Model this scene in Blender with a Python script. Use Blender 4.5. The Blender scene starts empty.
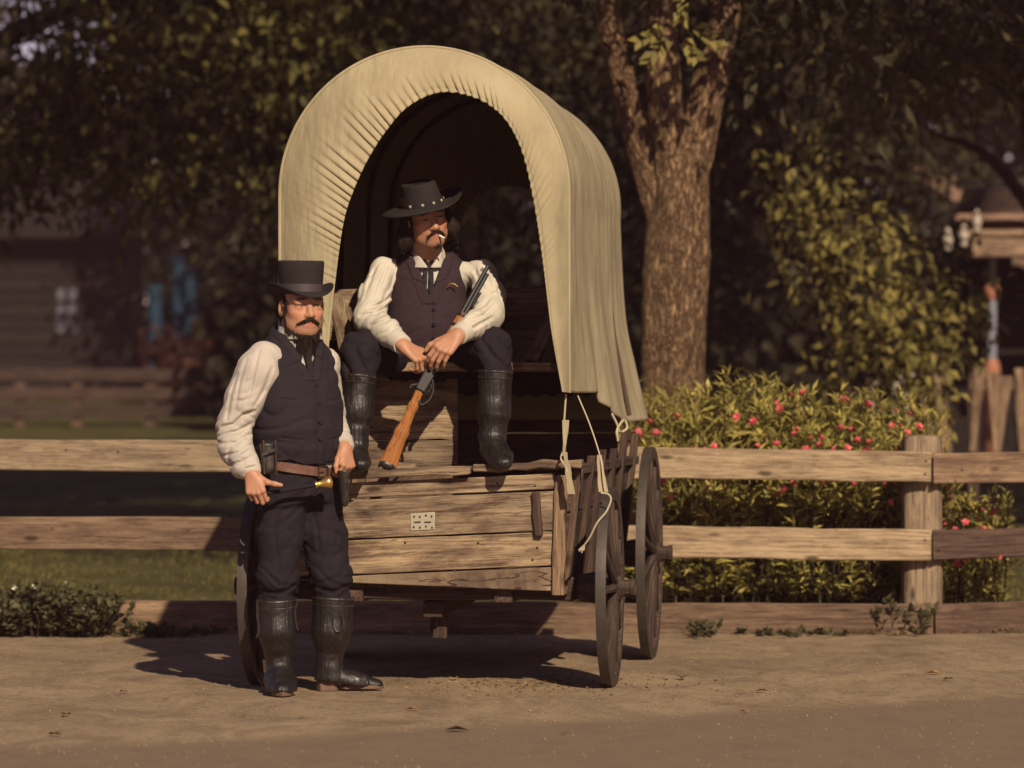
import bpy, bmesh, math, random
import numpy as np
from mathutils import Vector, Matrix

# ------------------------------------------------------------------ camera, light, exposure
S = bpy.context.scene
COL = S.collection
FPX, CAMZ, HORIZ = 4200.0, 1.22, 400.0          # focal length in pixels, lens height in metres, horizon row
cam_d = bpy.data.cameras.new('camera')
cam = bpy.data.objects.new('camera', cam_d)
COL.objects.link(cam)
cam.location = (0, 0, CAMZ)
cam.rotation_euler = (math.radians(90), 0, 0)
cam_d.sensor_width = 36
cam_d.lens = FPX * 36 / 1024
cam_d.shift_y = (HORIZ - 384) / 1024
cam_d.clip_start = 0.1
cam_d.clip_end = 2000
cam_d.dof.use_dof = True
cam_d.dof.focus_distance = 17.55
cam_d.dof.aperture_fstop = 3.0
S.camera = cam

SUN_AZ, SUN_EL = 16.5, 33.0                      # degrees: sun behind the camera, to its right
w = bpy.data.worlds.new('World')
S.world = w
w.use_nodes = True
wt = w.node_tree
bg = wt.nodes['Background']
sky = wt.nodes.new('ShaderNodeTexSky')
sky.sky_type = 'NISHITA'
sky.sun_disc = False
sky.sun_elevation = math.radians(SUN_EL)
sky.sun_rotation = math.radians(180 - SUN_AZ)
sky.dust_density = 0.4
sky.ozone_density = 3.0
tint = wt.nodes.new('ShaderNodeMix')
tint.data_type = 'RGBA'
tint.blend_type = 'MULTIPLY'
tint.inputs[0].default_value = 1.0
tint.inputs[7].default_value = (1.0, 0.62, 0.65, 1)
wt.links.new(sky.outputs[0], tint.inputs[6])
wt.links.new(tint.outputs[2], bg.inputs[0])
bg.inputs[1].default_value = 0.078
sun_d = bpy.data.lights.new('sun', 'SUN')
sun_d.energy = 4.9
sun_d.angle = math.radians(0.5)
sun_d.color = (1.0, 0.84, 0.62)
sun = bpy.data.objects.new('sun', sun_d)
COL.objects.link(sun)
to_sun = Vector((math.sin(math.radians(SUN_AZ)) * math.cos(math.radians(SUN_EL)),
                 -math.cos(math.radians(SUN_AZ)) * math.cos(math.radians(SUN_EL)),
                 math.sin(math.radians(SUN_EL))))
sun.rotation_euler = to_sun.to_track_quat('Z', 'Y').to_euler()
sun.location = (6, -6, 12)

vs = S.view_settings
vs.view_transform = 'Standard'
vs.look = 'None'
vs.gamma = 1
vs.use_curve_mapping = False
vs.exposure = 0.27
S.render.engine = 'CYCLES'
S.cycles.use_denoising = True
S.cycles.max_bounces = 8
S.cycles.transparent_max_bounces = 8

rng = np.random.default_rng(11)
random.seed(5)


def P(px, py, Y):
    """World point that stands Y metres from the lens in the direction of a photo pixel."""
    return np.array([(px - 512) * Y / FPX, Y, CAMZ - (py - HORIZ) * Y / FPX])


# ------------------------------------------------------------------ objects, names, labels
def tag(o, label=None, cat=None, group=None, kind=None):
    if label: o['label'] = label
    if cat: o['category'] = cat
    if group: o['group'] = group
    if kind: o['kind'] = kind
    return o


def empty(name, loc, rz=0.0, label=None, cat=None, group=None):
    o = bpy.data.objects.new(name, None)
    COL.objects.link(o)
    o.empty_display_size = 0.1
    o.location = tuple(loc)
    o.rotation_euler = (0, 0, rz)
    return tag(o, label, cat, group)


def kids(o):
    return [c for c in COL.objects if c.parent == o]


def copy_tree(o, parent=None):
    ch = kids(o)
    c = o.copy()
    COL.objects.link(c)
    if parent is not None:
        c.parent = parent
    for k in ch:
        copy_tree(k, c)
    return c


def mesh_np(name, V, F, mat, parent=None, smooth=True, attrs=None, colors=None):
    """One mesh object from numpy arrays. F: list of index arrays (n,3) / (n,4) or one array."""
    V = np.asarray(V, np.float32)
    Fs = F if isinstance(F, list) else [F]
    Fs = [np.asarray(f, np.int32) for f in Fs if len(f)]
    me = bpy.data.meshes.new(name)
    me.vertices.add(len(V))
    me.vertices.foreach_set('co', V.ravel())
    tot = sum(f.size for f in Fs)
    npoly = sum(len(f) for f in Fs)
    me.loops.add(tot)
    me.loops.foreach_set('vertex_index', np.concatenate([f.ravel() for f in Fs]))
    me.polygons.add(npoly)
    lens = np.concatenate([np.full(len(f), f.shape[1], np.int32) for f in Fs])
    starts = np.concatenate([[0], np.cumsum(lens)[:-1]]).astype(np.int32)
    me.polygons.foreach_set('loop_start', starts)
    me.polygons.foreach_set('use_smooth', np.full(npoly, smooth, bool))
    me.update(calc_edges=True)
    for k, a in (attrs or {}).items():
        a = np.asarray(a, np.float32)
        if a.ndim == 1:
            me.attributes.new(k, 'FLOAT', 'POINT').data.foreach_set('value', a)
        elif a.shape[1] == 3:
            me.attributes.new(k, 'FLOAT_VECTOR', 'POINT').data.foreach_set('vector', a.ravel())
        else:
            me.attributes.new(k, 'FLOAT_COLOR', 'POINT').data.foreach_set('color', a.ravel())
    o = bpy.data.objects.new(name, me)
    COL.objects.link(o)
    if mat is not None:
        me.materials.append(mat)
    if parent is not None:
        o.parent = parent
    return o


def vn(p, seed=0):
    """Smooth value noise, p (...,3) -> [0,1]."""
    g = np.random.default_rng(900 + seed).random((32, 32, 32)).astype(np.float32)
    f = np.floor(p)
    i = f.astype(np.int64) & 31
    j = (i + 1) & 31
    t = (p - f).astype(np.float32)
    t = t * t * (3 - 2 * t)
    x, y, z = t[..., 0], t[..., 1], t[..., 2]
    a = g[i[..., 0], i[..., 1], i[..., 2]] * (1 - x) + g[j[..., 0], i[..., 1], i[..., 2]] * x
    b = g[i[..., 0], j[..., 1], i[..., 2]] * (1 - x) + g[j[..., 0], j[..., 1], i[..., 2]] * x
    c = g[i[..., 0], i[..., 1], j[..., 2]] * (1 - x) + g[j[..., 0], i[..., 1], j[..., 2]] * x
    d = g[i[..., 0], j[..., 1], j[..., 2]] * (1 - x) + g[j[..., 0], j[..., 1], j[..., 2]] * x
    return (a * (1 - y) + b * y) * (1 - z) + (c * (1 - y) + d * y) * z



class MB:
    """Collects boards, bars, tubes and lathes; build() links them as one mesh object.
    'gc' carries grain coordinates (along, across, through) of every board."""
    def __init__(self):
        self.v, self.f, self.g, self.t = [], [], [], []

    def add(self, V, F, G=None):
        b = len(self.v)
        self.v += [tuple(x) for x in V]
        self.f += [tuple(b + i for i in f) for f in F]
        if G is None:
            G = [tuple(x) for x in V]
        self.g += [tuple(x) for x in G]
        self.t += [float(rng.random())] * len(V)

    def board(self, a, b, wv, tv, n=6, jit=0.0025, wend=None):
        """Board from a to b (centre line of its face), half-width vector wv, half-thickness vector tv."""
        a, b, wv, tv = [np.array(q, float) for q in (a, b, wv, tv)]
        we = np.array(wend, float) if wend is not None else wv
        off = rng.uniform(0, 50, 3)
        L = np.linalg.norm(b - a)
        wl, tl = np.linalg.norm(wv), np.linalg.norm(tv)
        V, G, F = [], [], []
        wu, tu = wv / max(wl, 1e-9), tv / max(tl, 1e-9)
        for i in range(n + 1):
            t = i / n
            c = a + (b - a) * t
            ww = wv + (we - wv) * t
            for sw, st in ((-1, -1), (1, -1), (1, 1), (-1, 1)):
                q = c + sw * ww + st * tv + wu * rng.normal(0, jit) + tu * rng.normal(0, jit * 0.4)
                V.append(q)
                G.append((off[0] + t * L, off[1] + sw * wl, off[2] + st * tl))
        for i in range(n):
            k = 4 * i
            for j in range(4):
                j2 = (j + 1) % 4
                F.append((k + j, k + j2, k + 4 + j2, k + 4 + j))
        F.append((3, 2, 1, 0))
        k = 4 * n
        F.append((k, k + 1, k + 2, k + 3))
        self.add(V, F, G)

    def tube(self, pts, r, seg=10, cap=True):
        pts = [np.array(p, float) for p in pts]
        n = len(pts)
        rs = r if hasattr(r, '__len__') else [r] * n
        V, G, F = [], [], []
        off = rng.uniform(0, 50, 3)
        prev = None
        L = 0
        for i, p in enumerate(pts):
            d = pts[min(i + 1, n - 1)] - pts[max(i - 1, 0)]
            d = d / max(np.linalg.norm(d), 1e-9)
            if prev is None:
                up = np.array([0, 0, 1.0]) if abs(d[2]) < 0.9 else np.array([1.0, 0, 0])
                x = np.cross(up, d)
            else:
                x = prev - d * np.dot(prev, d)
            x /= np.linalg.norm(x)
            prev = x
            y = np.cross(d, x)
            if i: L += np.linalg.norm(p - pts[i - 1])
            for j in range(seg):
                an = 2 * math.pi * j / seg
                V.append(p + rs[i] * (math.cos(an) * x + math.sin(an) * y))
                G.append((off[0] + L, off[1] + rs[i] * math.cos(an), off[2] + rs[i] * math.sin(an)))
        for i in range(n - 1):
            for j in range(seg):
                j2 = (j + 1) % seg
                F.append((i * seg + j, i * seg + j2, (i + 1) * seg + j2, (i + 1) * seg + j))
        if cap:
            F.append(tuple(reversed(range(seg))))
            F.append(tuple((n - 1) * seg + j for j in range(seg)))
        self.add(V, F, G)

    def lathe(self, prof, origin=(0, 0, 0), ax=(0, 0, 1), x=(1, 0, 0), seg=48, sx=1.0, sy=1.0, fn=None):
        """Revolve prof [(r, h)...] about the axis ax through origin; fn(angle, r, h) -> extra h."""
        o, ax, x = [np.array(q, float) for q in (origin, ax, x)]
        ax = ax / np.linalg.norm(ax)
        x = x - ax * np.dot(x, ax)
        x /= np.linalg.norm(x)
        y = np.cross(ax, x)
        V, F = [], []
        n = len(prof)
        for (r, h) in prof:
            for j in range(seg):
                an = 2 * math.pi * j / seg
                hh = h + (fn(an, r, h) if fn else 0)
                V.append(o + ax * hh + r * (sx * math.cos(an) * x + sy * math.sin(an) * y))
        for i in range(n - 1):
            for j in range(seg):
                j2 = (j + 1) % seg
                F.append((i * seg + j, i * seg + j2, (i + 1) * seg + j2, (i + 1) * seg + j))
        if prof[0][0] > 1e-6: F.append(tuple(reversed(range(seg))))
        if prof[-1][0] > 1e-6: F.append(tuple((n - 1) * seg + j for j in range(seg)))
        self.add(V, F)

    def build(self, name, mat, parent=None, bevel=0.0, smooth=True, sharp=40):
        me = bpy.data.meshes.new(name)
        me.from_pydata(self.v, [], self.f)
        a = me.attributes.new('gc', 'FLOAT_VECTOR', 'POINT')
        a.data.foreach_set('vector', np.array(self.g, np.float32).ravel())
        a = me.attributes.new('bt', 'FLOAT', 'POINT')
        a.data.foreach_set('value', np.array(self.t[:len(self.v)], np.float32))
        bm = bmesh.new()
        bm.from_mesh(me)
        bmesh.ops.recalc_face_normals(bm, faces=bm.faces)
        for e in bm.edges:
            if len(e.link_faces) == 2 and e.calc_face_angle(0) > math.radians(sharp):
                e.smooth = False
        for f in bm.faces: f.smooth = smooth
        bm.to_mesh(me)
        bm.free()
        o = bpy.data.objects.new(name, me)
        COL.objects.link(o)
        if mat is not None: me.materials.append(mat)
        if parent is not None: o.parent = parent
        if bevel:
            m = o.modifiers.new('bevel', 'BEVEL')
            m.width = bevel
            m.segments = 2
            m.limit_method = 'ANGLE'
            m.angle_limit = math.radians(50)
        return o


# ------------------------------------------------------------------ materials
class NT:
    def __init__(self, name, rough=0.8, spec=0.3):
        self.m = bpy.data.materials.new(name)
        self.m.use_nodes = True
        self.t = self.m.node_tree
        self.b = self.t.nodes['Principled BSDF']
        self.b.inputs['Roughness'].default_value = rough
        self.b.inputs['Specular IOR Level'].default_value = spec

    def n(self, typ, **kw):
        nd = self.t.nodes.new(typ)
        for k, v in kw.items(): setattr(nd, k, v)
        return nd

    def l(self, a, b):
        self.t.links.new(a, b)

    def coords(self, src='gc', scale=(1, 1, 1)):
        mp = self.n('ShaderNodeMapping')
        mp.inputs['Scale'].default_value = scale
        if src == 'object':
            self.l(self.n('ShaderNodeTexCoord').outputs['Object'], mp.inputs[0])
        else:
            self.l(self.n('ShaderNodeAttribute', attribute_name=src).outputs['Vector'], mp.inputs[0])
        return mp.outputs[0]

    def noise(self, vec, scale, detail=4, rough=0.6, dist=0.0):
        nd = self.n('ShaderNodeTexNoise')
        nd.inputs['Scale'].default_value = scale
        nd.inputs['Detail'].default_value = detail
        nd.inputs['Roughness'].default_value = rough
        nd.inputs['Distortion'].default_value = dist
        if vec is not None: self.l(vec, nd.inputs['Vector'])
        return nd.outputs['Fac']

    def ramp(self, fac, stops):
        r = self.n('ShaderNodeValToRGB')
        e = r.color_ramp.elements
        while len(e) < len(stops): e.new(0.5)
        for el, (p, c) in zip(e, stops):
            el.position = p
            el.color = (c, c, c, 1) if not hasattr(c, '__len__') else (*c, 1)
        self.l(fac, r.inputs[0])
        return r.outputs[0]

    def mix(self, a, b, fac, mode='MIX'):
        m = self.n('ShaderNodeMix', data_type='RGBA', blend_type=mode)
        for sock, val in ((m.inputs[0], fac), (m.inputs[6], a), (m.inputs[7], b)):
            if hasattr(val, 'is_linked'): self.l(val, sock)
            elif hasattr(val, '__len__'): sock.default_value = (*val, 1)
            else: sock.default_value = val
        return m.outputs[2]

    def bump(self, h, strength=0.3, dist=0.01, prev=None):
        b = self.n('ShaderNodeBump')
        b.inputs['Strength'].default_value = strength
        b.inputs['Distance'].default_value = dist
        self.l(h, b.inputs['Height'])
        if prev is not None: self.l(prev, b.inputs['Normal'])
        self.l(b.outputs[0], self.b.inputs['Normal'])
        return b.outputs[0]

    def base(self, c):
        if hasattr(c, 'is_linked'): self.l(c, self.b.inputs['Base Color'])
        else: self.b.inputs['Base Color'].default_value = (*c, 1)


def mat_wood(name, light, mid, dark, grain=1.0, patch=0.5, rough=0.85):
    n = NT(name, rough, 0.2)
    g1 = n.noise(n.coords('gc', (1.5, 38, 38)), 2.0 * grain, 6, 0.65, 0.6)
    g2 = n.noise(n.coords('gc', (4, 140, 140)), 2.0 * grain, 3, 0.6)
    p = n.noise(n.coords('gc', (2.2, 7, 7)), 1.4, 4, 0.6, 0.4)
    c = n.ramp(g1, [(0.30, dark), (0.48, mid), (0.66, light)])
    c = n.mix(c, dark, n.ramp(p, [(0.45, 0.0), (0.72, patch)]))
    c = n.mix(c, n.mix(dark, (0.02, 0.014, 0.012), 0.5), n.ramp(g2, [(0.62, 0.0), (0.78, 0.7)]))
    kn = n.n('ShaderNodeTexVoronoi')
    kn.inputs['Scale'].default_value = 1.0
    n.l(n.coords('gc', (3.0, 9.0, 2.0)), kn.inputs['Vector'])
    c = n.mix(c, (0.035, 0.02, 0.014), n.ramp(kn.outputs['Distance'], [(0.07, 0.85), (0.16, 0.0)]))
    # every board its own tone
    tn = n.n('ShaderNodeAttribute', attribute_name='bt')
    c = n.mix(c, n.ramp(tn.outputs['Fac'], [(0.0, (0.62, 0.60, 0.62)), (0.5, (0.9, 0.9, 0.9)), (1.0, (1.12, 1.1, 1.05))]), 1.0, 'MULTIPLY')
    # weather stains
    ws = n.noise(n.coords('gc', (1.3, 5, 5)), 2.6, 6, 0.72, 0.3)
    c = n.mix(c, n.mix(c, (0.42, 0.36, 0.38), 1.0, 'MULTIPLY'), n.ramp(ws, [(0.46, 0.0), (0.62, 0.9 * patch + 0.15)]))
    ck = n.noise(n.coords('gc', (0.7, 34, 34)), 1.6, 5, 0.6, 0.06)
    c = n.mix(c, (0.018, 0.012, 0.010), n.ramp(ck, [(0.488, 0.0), (0.497, 0.9), (0.503, 0.9), (0.512, 0.0)]))
    n.base(c)
    h = n.bump(g1, 0.5, 0.006)
    n.bump(g2, 0.5, 0.003, h)
    return n.m


def mat_plain(name, col, rough=0.8, spec=0.3, var=0.25, scale=18, metal=0.0, bump=0.0, bscale=120, src='object'):
    n = NT(name, rough, spec)
    f = n.noise(n.coords(src), scale, 5, 0.6)
    c = n.mix([x * (1 - var) for x in col], [min(1, x * (1 + var)) for x in col], f)
    n.base(c)
    n.b.inputs['Metallic'].default_value = metal
    if bump:
        n.bump(n.noise(n.coords(src), bscale, 4, 0.6), bump, 0.004)
    return n.m


M = {}
M['fence'] = mat_wood('weathered_rail_wood', (0.39, 0.295, 0.19), (0.30, 0.222, 0.14), (0.14, 0.095, 0.065), 1.0, 0.5)
M['fence_dark'] = mat_wood('brown_rail_wood', (0.15, 0.095, 0.068), (0.105, 0.064, 0.047), (0.05, 0.03, 0.024))
M['fence_mid'] = mat_wood('grey_brown_rail_wood', (0.30, 0.205, 0.125), (0.20, 0.13, 0.082), (0.10, 0.062, 0.044))
M['plank'] = mat_wood('old_wagon_plank', (0.39, 0.295, 0.18), (0.28, 0.20, 0.125), (0.10, 0.067, 0.048), 0.9, 0.9)
M['plank_dark'] = mat_wood('dark_wagon_plank', (0.14, 0.09, 0.06), (0.085, 0.053, 0.038), (0.034, 0.021, 0.017))
M['wheel'] = mat_wood('worn_wheel_wood', (0.12, 0.082, 0.058), (0.065, 0.043, 0.032), (0.026, 0.018, 0.015))
M['tyre'] = mat_plain('worn_iron_tyre', (0.060, 0.046, 0.038), 0.55, 0.5, 0.5, 30, 0.4, 0.3, 90)
M['iron'] = mat_plain('dark_iron', (0.05, 0.04, 0.036), 0.6, 0.5, 0.4, 40, 0.5)
M['zinc'] = mat_plain('painted_hinge_plate', (0.34, 0.30, 0.22), 0.5, 0.5, 0.15, 60, 0.2)
M['rope'] = mat_plain('cotton_cord', (0.42, 0.35, 0.24), 0.9, 0.1, 0.2, 200)
M['brass'] = mat_plain('brass', (0.72, 0.46, 0.13), 0.3, 0.5, 0.12, 40, 0.9)
# ------------------------------------------------------------------ ground, road
def ground_z(x, y):
    y = np.asarray(y, float)
    t = np.clip((y - 24) / 51, 0, 1)
    return 1.2 * t ** 1.25 + np.clip(y - 75, 0, 120) * 0.012


def lattice(xs, ys, zf, dz=0.0):
    X, Y = np.meshgrid(xs, ys)
    Z = zf(X, Y) + dz
    V = np.stack([X, Y, Z], -1).reshape(-1, 3)
    nx = len(xs)
    i, j = np.meshgrid(np.arange(nx - 1), np.arange(len(ys) - 1))
    a = (j * nx + i).ravel()
    return V, np.stack([a, a + 1, a + nx + 1, a + nx], -1)


n = NT('lawn_soil', 0.95, 0.1)
f = n.noise(n.coords('object'), 1.2, 6, 0.65)
f2 = n.noise(n.coords('object'), 22, 4, 0.7)
c = n.ramp(f, [(0.35, (0.045, 0.042, 0.016)), (0.55, (0.085, 0.077, 0.025)), (0.7, (0.12, 0.10, 0.038))])
c = n.mix(c, (0.05, 0.035, 0.02), n.ramp(f2, [(0.45, 0.0), (0.7, 0.7)]))
n.base(c)
n.bump(f2, 0.8, 0.03)
M['lawn'] = n.m

n = NT('sandy_road', 0.93, 0.15)
f = n.noise(n.coords('object', (1.0, 0.5, 1)), 1.3, 8, 0.72, 0.8)
f2 = n.noise(n.coords('object', (1.0, 0.4, 1)), 42, 6, 0.78)
f3 = n.noise(n.coords('object', (1.0, 0.42, 1)), 2.6, 8, 0.78, 1.0)
c = n.ramp(f, [(0.30, (0.18, 0.126, 0.080)), (0.5, (0.27, 0.192, 0.116)), (0.7, (0.34, 0.246, 0.148))])
c = n.mix(c, (0.12, 0.082, 0.052), n.ramp(f3, [(0.46, 0.0), (0.62, 0.6)]))
c = n.mix(c, (0.09, 0.06, 0.04), n.ramp(f2, [(0.50, 0.0), (0.68, 0.65)]))
# the worn tarmac shows through where the sand thins out near the lens
geo = n.n('ShaderNodeTexCoord')
sx = n.n('ShaderNodeSeparateXYZ')
n.l(geo.outputs['Object'], sx.inputs[0])
ed = n.noise(n.coords('object', (0.5, 0.9, 1)), 2.2, 6, 0.7)
m1 = n.n('ShaderNodeMath', operation='MULTIPLY_ADD')
n.l(sx.outputs[0], m1.inputs[0]); m1.inputs[1].default_value = 0.22; n.l(sx.outputs[1], m1.inputs[2])
m1.inputs[2].default_value = 0
m2 = n.n('ShaderNodeMath', operation='SUBTRACT'); n.l(sx.outputs[1], m2.inputs[0])
n.l(m1.outputs[0], m2.inputs[0])
# Y - 0.22 X  + 1.2 noise
m1.inputs[1].default_value = -0.7
n.l(sx.outputs[1], m1.inputs[2])
m2.inputs[1].default_value = 15.43
m3 = n.n('ShaderNodeMath', operation='MULTIPLY_ADD')
n.l(ed, m3.inputs[0]); m3.inputs[1].default_value = 0.7; n.l(m2.outputs[0], m3.inputs[2])
tar = n.mix((0.115, 0.080, 0.053), (0.235, 0.165, 0.105), n.noise(n.coords('object', (1.0, 0.5, 1)), 5.5, 8, 0.8, 0.6))
c = n.mix(tar, c, n.ramp(m3.outputs[0], [(0.35, 0.0), (0.75, 1.0)]))
n.base(c)
h = n.bump(f2, 0.25, 0.004)
M['road'] = n.m

xs = np.concatenate([np.linspace(-300, -20, 15), np.linspace(-16, 16, 41), np.linspace(20, 300, 15)])
ys = np.concatenate([np.linspace(-60, 15, 12), np.linspace(17, 90, 74), np.linspace(100, 500, 21)])
V, F = lattice(xs, ys, lambda X, Y: ground_z(X, Y))
gnd = mesh_np('ground', V, F, M['lawn'])
tag(gnd, 'mown lawn rising gently behind the fence', 'ground', kind='structure')


def road_edge(x):
    return 21.72 + 0.03 * np.sin(x * 5.1) + 0.025 * np.sin(x * 13.7 + 1)


xs = np.concatenate([np.linspace(-120, -6, 20), np.linspace(-5.8, 6, 240), np.linspace(6.2, 120, 20)])
vv = np.linspace(0, 1, 90)
V = []
for t in vv:
    yy = -50 + (road_edge(xs) + 50) * (1 - (1 - t) ** 2.6)
    near = np.clip((yy - 12) / 4, 0, 1)
    z = 0.012 + near * 0.002 * np.sin(xs * 3.1 + yy * 2.0) * np.sin(yy * 2.7)
    V.append(np.stack([xs, yy, z], -1))
V = np.concatenate(V)
nx = len(xs)
i, j = np.meshgrid(np.arange(nx - 1), np.arange(len(vv) - 1))
a = (j * nx + i).ravel()
tag(mesh_np('road', V, np.stack([a, a + 1, a + nx + 1, a + nx], -1), M['road']),
    'sandy road with worn tarmac showing through', 'road', kind='structure')

# ------------------------------------------------------------------ fence by the road
fence = empty('rail_fence', (1.9, 21.75, 0), 0, 'weathered three rail wooden fence behind the covered wagon along the sandy road', 'fence')
fo = np.array([1.9, 21.75, 0])
FY = 21.7


def fz(py, Y=FY):
    return CAMZ - (py - HORIZ) * Y / FPX


def rail(px0, px1, t0, t1, b0, b1, mat, Y0=FY, Y1=FY, th=0.02, n=14):
    mb = MB()
    a = np.array([(px0 - 512) * Y0 / FPX, Y0, (fz(t0, Y0) + fz(b0, Y0)) / 2]) - fo
    b = np.array([(px1 - 512) * Y1 / FPX, Y1, (fz(t1, Y1) + fz(b1, Y1)) / 2]) - fo
    mb.board(a, b, (0, 0, (fz(t0, Y0) - fz(b0, Y0)) / 2), (0, th, 0), n=n, jit=0.002,
             wend=(0, 0, (fz(t1, Y1) - fz(b1, Y1)) / 2))
    return mb.build('rail', M[mat], fence, bevel=0.006)


rail(-900, 431, 434, 441.5, 465, 473, 'fence')
rail(-900, 431, 516, 517, 546, 551, 'fence_mid')
rail(-900, 431, 598, 601, 635, 638, 'fence_mid')
rail(432.5, 931, 443, 452, 476, 482, 'fence')
rail(432.5, 931, 522, 530, 554, 561, 'fence')
rail(432.5, 933, 602, 604, 637, 635, 'fence_mid')
rail(933, 1330, 453, 447, 484, 476, 'fence_mid', FY, 23.4)
rail(932.5, 1330, 530, 521, 560, 546, 'fence_dark', FY, 23.4)
rail(935, 1330, 604, 590, 637, 622, 'fence_dark', FY, 23.4)


def post(px, py, Y, rx=0.105):
    mb = MB()
    c = np.array([(px - 512) * Y / FPX, Y, 0]) - fo
    zt = fz(py, Y)
    prof = [(0.0, -0.3), (0.97, -0.3), (1.0, 0.2), (0.98, zt * 0.6), (0.96, zt - 0.03), (0.90, zt - 0.006), (0.5, zt), (0, zt + 0.002)]
    seg = 40
    V, G, Fc = [], [], []
    off = rng.uniform(0, 40, 3)
    for (r, h) in prof:
        for k in range(seg):
            an = 2 * math.pi * k / seg
            q = (abs(math.cos(an)) ** 3.2 + abs(math.sin(an)) ** 3.2) ** (-1 / 3.2)
            rr = rx * r * q * (1 + 0.02 * math.sin(9 * an + px) + 0.015 * math.sin(17 * an))
            V.append(c + np.array([rr * math.cos(an), rr * math.sin(an), h]))
            G.append((off[0] + h, off[1] + rr * math.cos(an), off[2] + rr * math.sin(an)))
    for i in range(len(prof) - 1):
        for k in range(seg):
            k2 = (k + 1) % seg
            Fc.append((i * seg + k, i * seg + k2, (i + 1) * seg + k2, (i + 1) * seg + k))
    mb.add(V, Fc, G)
    return mb.build('post', M['fence'], fence)


post(921.5, 435, 21.86)
post(432, 436, 21.86)
post(-70, 432, 21.86)
post(-560, 432, 21.86)
post(1330, 432, 23.52)
for px, py in ((66, 450), (118, 452), (52, 528), (188, 530), (655, 457), (926, 461), (925, 474), (655, 540), (925, 540), (962, 470), (940, 548)):
    q = P(px, py, FY - 0.0195 + 0.0) - fo
    pn = MB()
    pn.lathe([(0.0, 0.004), (0.006, 0.003), (0.007, 0.0)], q, (0, -1, 0), (1, 0, 0), 8)
    pn.build('nail', M['iron'], fence)

# ------------------------------------------------------------------ covered wagon
WO = np.array([-0.357, 17.715, 0.0])
WA = math.radians(-6.9)
wagon = empty('covered_wagon', WO, WA, 'old timber covered wagon with a gathered cream canvas top parked by the fence', 'wagon')
wr = np.array([math.cos(WA), math.sin(WA), 0])
wu = np.array([-math.sin(WA), math.cos(WA), 0])


def WL(r, u, z):
    """Wagon coordinates (right, away, up) to the world."""
    return WO + wr * r + wu * u + np.array([0, 0, z])


def toW(p):
    d = np.asarray(p, float) - WO
    return np.array([d @ wr, d @ wu, d[2]])


T = 0.048                                      # the end boards rise to the right

# end boards: one part, boards with gaps
mb = MB()
b_r = [0.915, 0.842, 0.670, 0.522, 0.412]
b_l = [0.862, 0.790, 0.620, 0.468, 0.452]
for k in range(4):
    tr, br, tl, bl = b_r[k] - 0.003, b_r[k + 1] + 0.004, b_l[k] - 0.003, b_l[k + 1] + 0.004
    dy = [0.0, -0.004, 0.003, -0.002][k]
    mb.board((-0.55, -0.012 + dy, (tl + bl) / 2), (0.545, -0.012 + dy, (tr + br) / 2), (0, 0, (tl - bl) / 2), (0, 0.014, 0),
             n=10, jit=0.001, wend=(0, 0, (tr - br) / 2))
mb.build('end_board', M['plank'], wagon, bevel=0.004)
mb = MB()
mb.board((-0.60, -0.02, 0.892), (0.19, -0.025, 0.926), (0, 0, 0.017), (0, 0.05, 0), n=10, jit=0.003)
mb.board((0.20, -0.015, 0.930), (0.66, -0.012, 0.957), (0, 0, 0.019), (0, 0.045, 0), n=8, jit=0.005, wend=(0, 0, 0.016))
mb.build('top_rail', M['plank'], wagon, bevel=0.006)
# wedge block lying on the top rail
mb = MB()
mb.board((-0.17, 0.0, 0.935), (-0.05, 0.02, 0.938), (0, 0, 0.016), (0, 0.03, 0), n=3, jit=0.005)
mb.build('wedge_block', M['plank'], wagon, bevel=0.006)

for s in (1, -1):
    mb = MB()
    for k in range(3):
        z0, z1 = 0.42 + k * 0.165, 0.42 + (k + 1) * 0.165 - 0.006
        o0, o1 = 0.555 + 0.02 * k, 0.555 + 0.02 * (k + 1)
        mb.board((s * (o0 + o1) / 2, 0.02, (z0 + z1) / 2), (s * (o0 + o1) / 2, 2.7, (z0 + z1) / 2 + 0.0), (s * 0.010, 0, (z1 - z0) / 2), (s * 0.013, 0, 0), n=14)
    mb.board((s * 0.615, 0.0, 0.925), (s * 0.62, 2.72, 0.93), (s * 0.028, 0, 0), (0, 0, 0.02), n=14)
    mb.build('side_board', M['plank_dark'], wagon, bevel=0.004)
    for u, zt, lean in ((0.055, 0.93, 0.05), (0.52, 0.98, 0.06), (0.98, 1.0, 0.065), (1.45, 1.0, 0.07), (1.92, 1.08, 0.085), (2.45, 1.06, 0.085)):
        mb = MB()
        mb.board((s * 0.575, u, 0.36 if u > 0.1 else 0.40), (s * (0.60 + lean * 0.5 + 0.015), u, zt), (0, 0.035, 0), (s * 0.016, 0, 0), n=5, jit=0.003)
        mb.build('side_stake', M['plank_dark'] if u > 0.1 else M['fence_mid'], wagon, bevel=0.005)
mb = MB()
for k in range(6):
    r0 = -0.545 + k * 0.182
    mb.board((r0 + 0.09, 0.02, 0.44), (r0 + 0.09, 2.7, 0.44), (0.088, 0, 0), (0, 0, 0.014), n=8)
mb.build('floor_planks', M['plank_dark'], wagon, bevel=0.003)
mb = MB()
for k in range(6):
    mb.board((-0.55, 2.7, 0.50 + k * 0.16), (0.55, 2.7, 0.50 + k * 0.16), (0, 0, 0.077), (0, 0.014, 0), n=8)
mb.build('end_board', M['plank_dark'], wagon, bevel=0.004)

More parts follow.
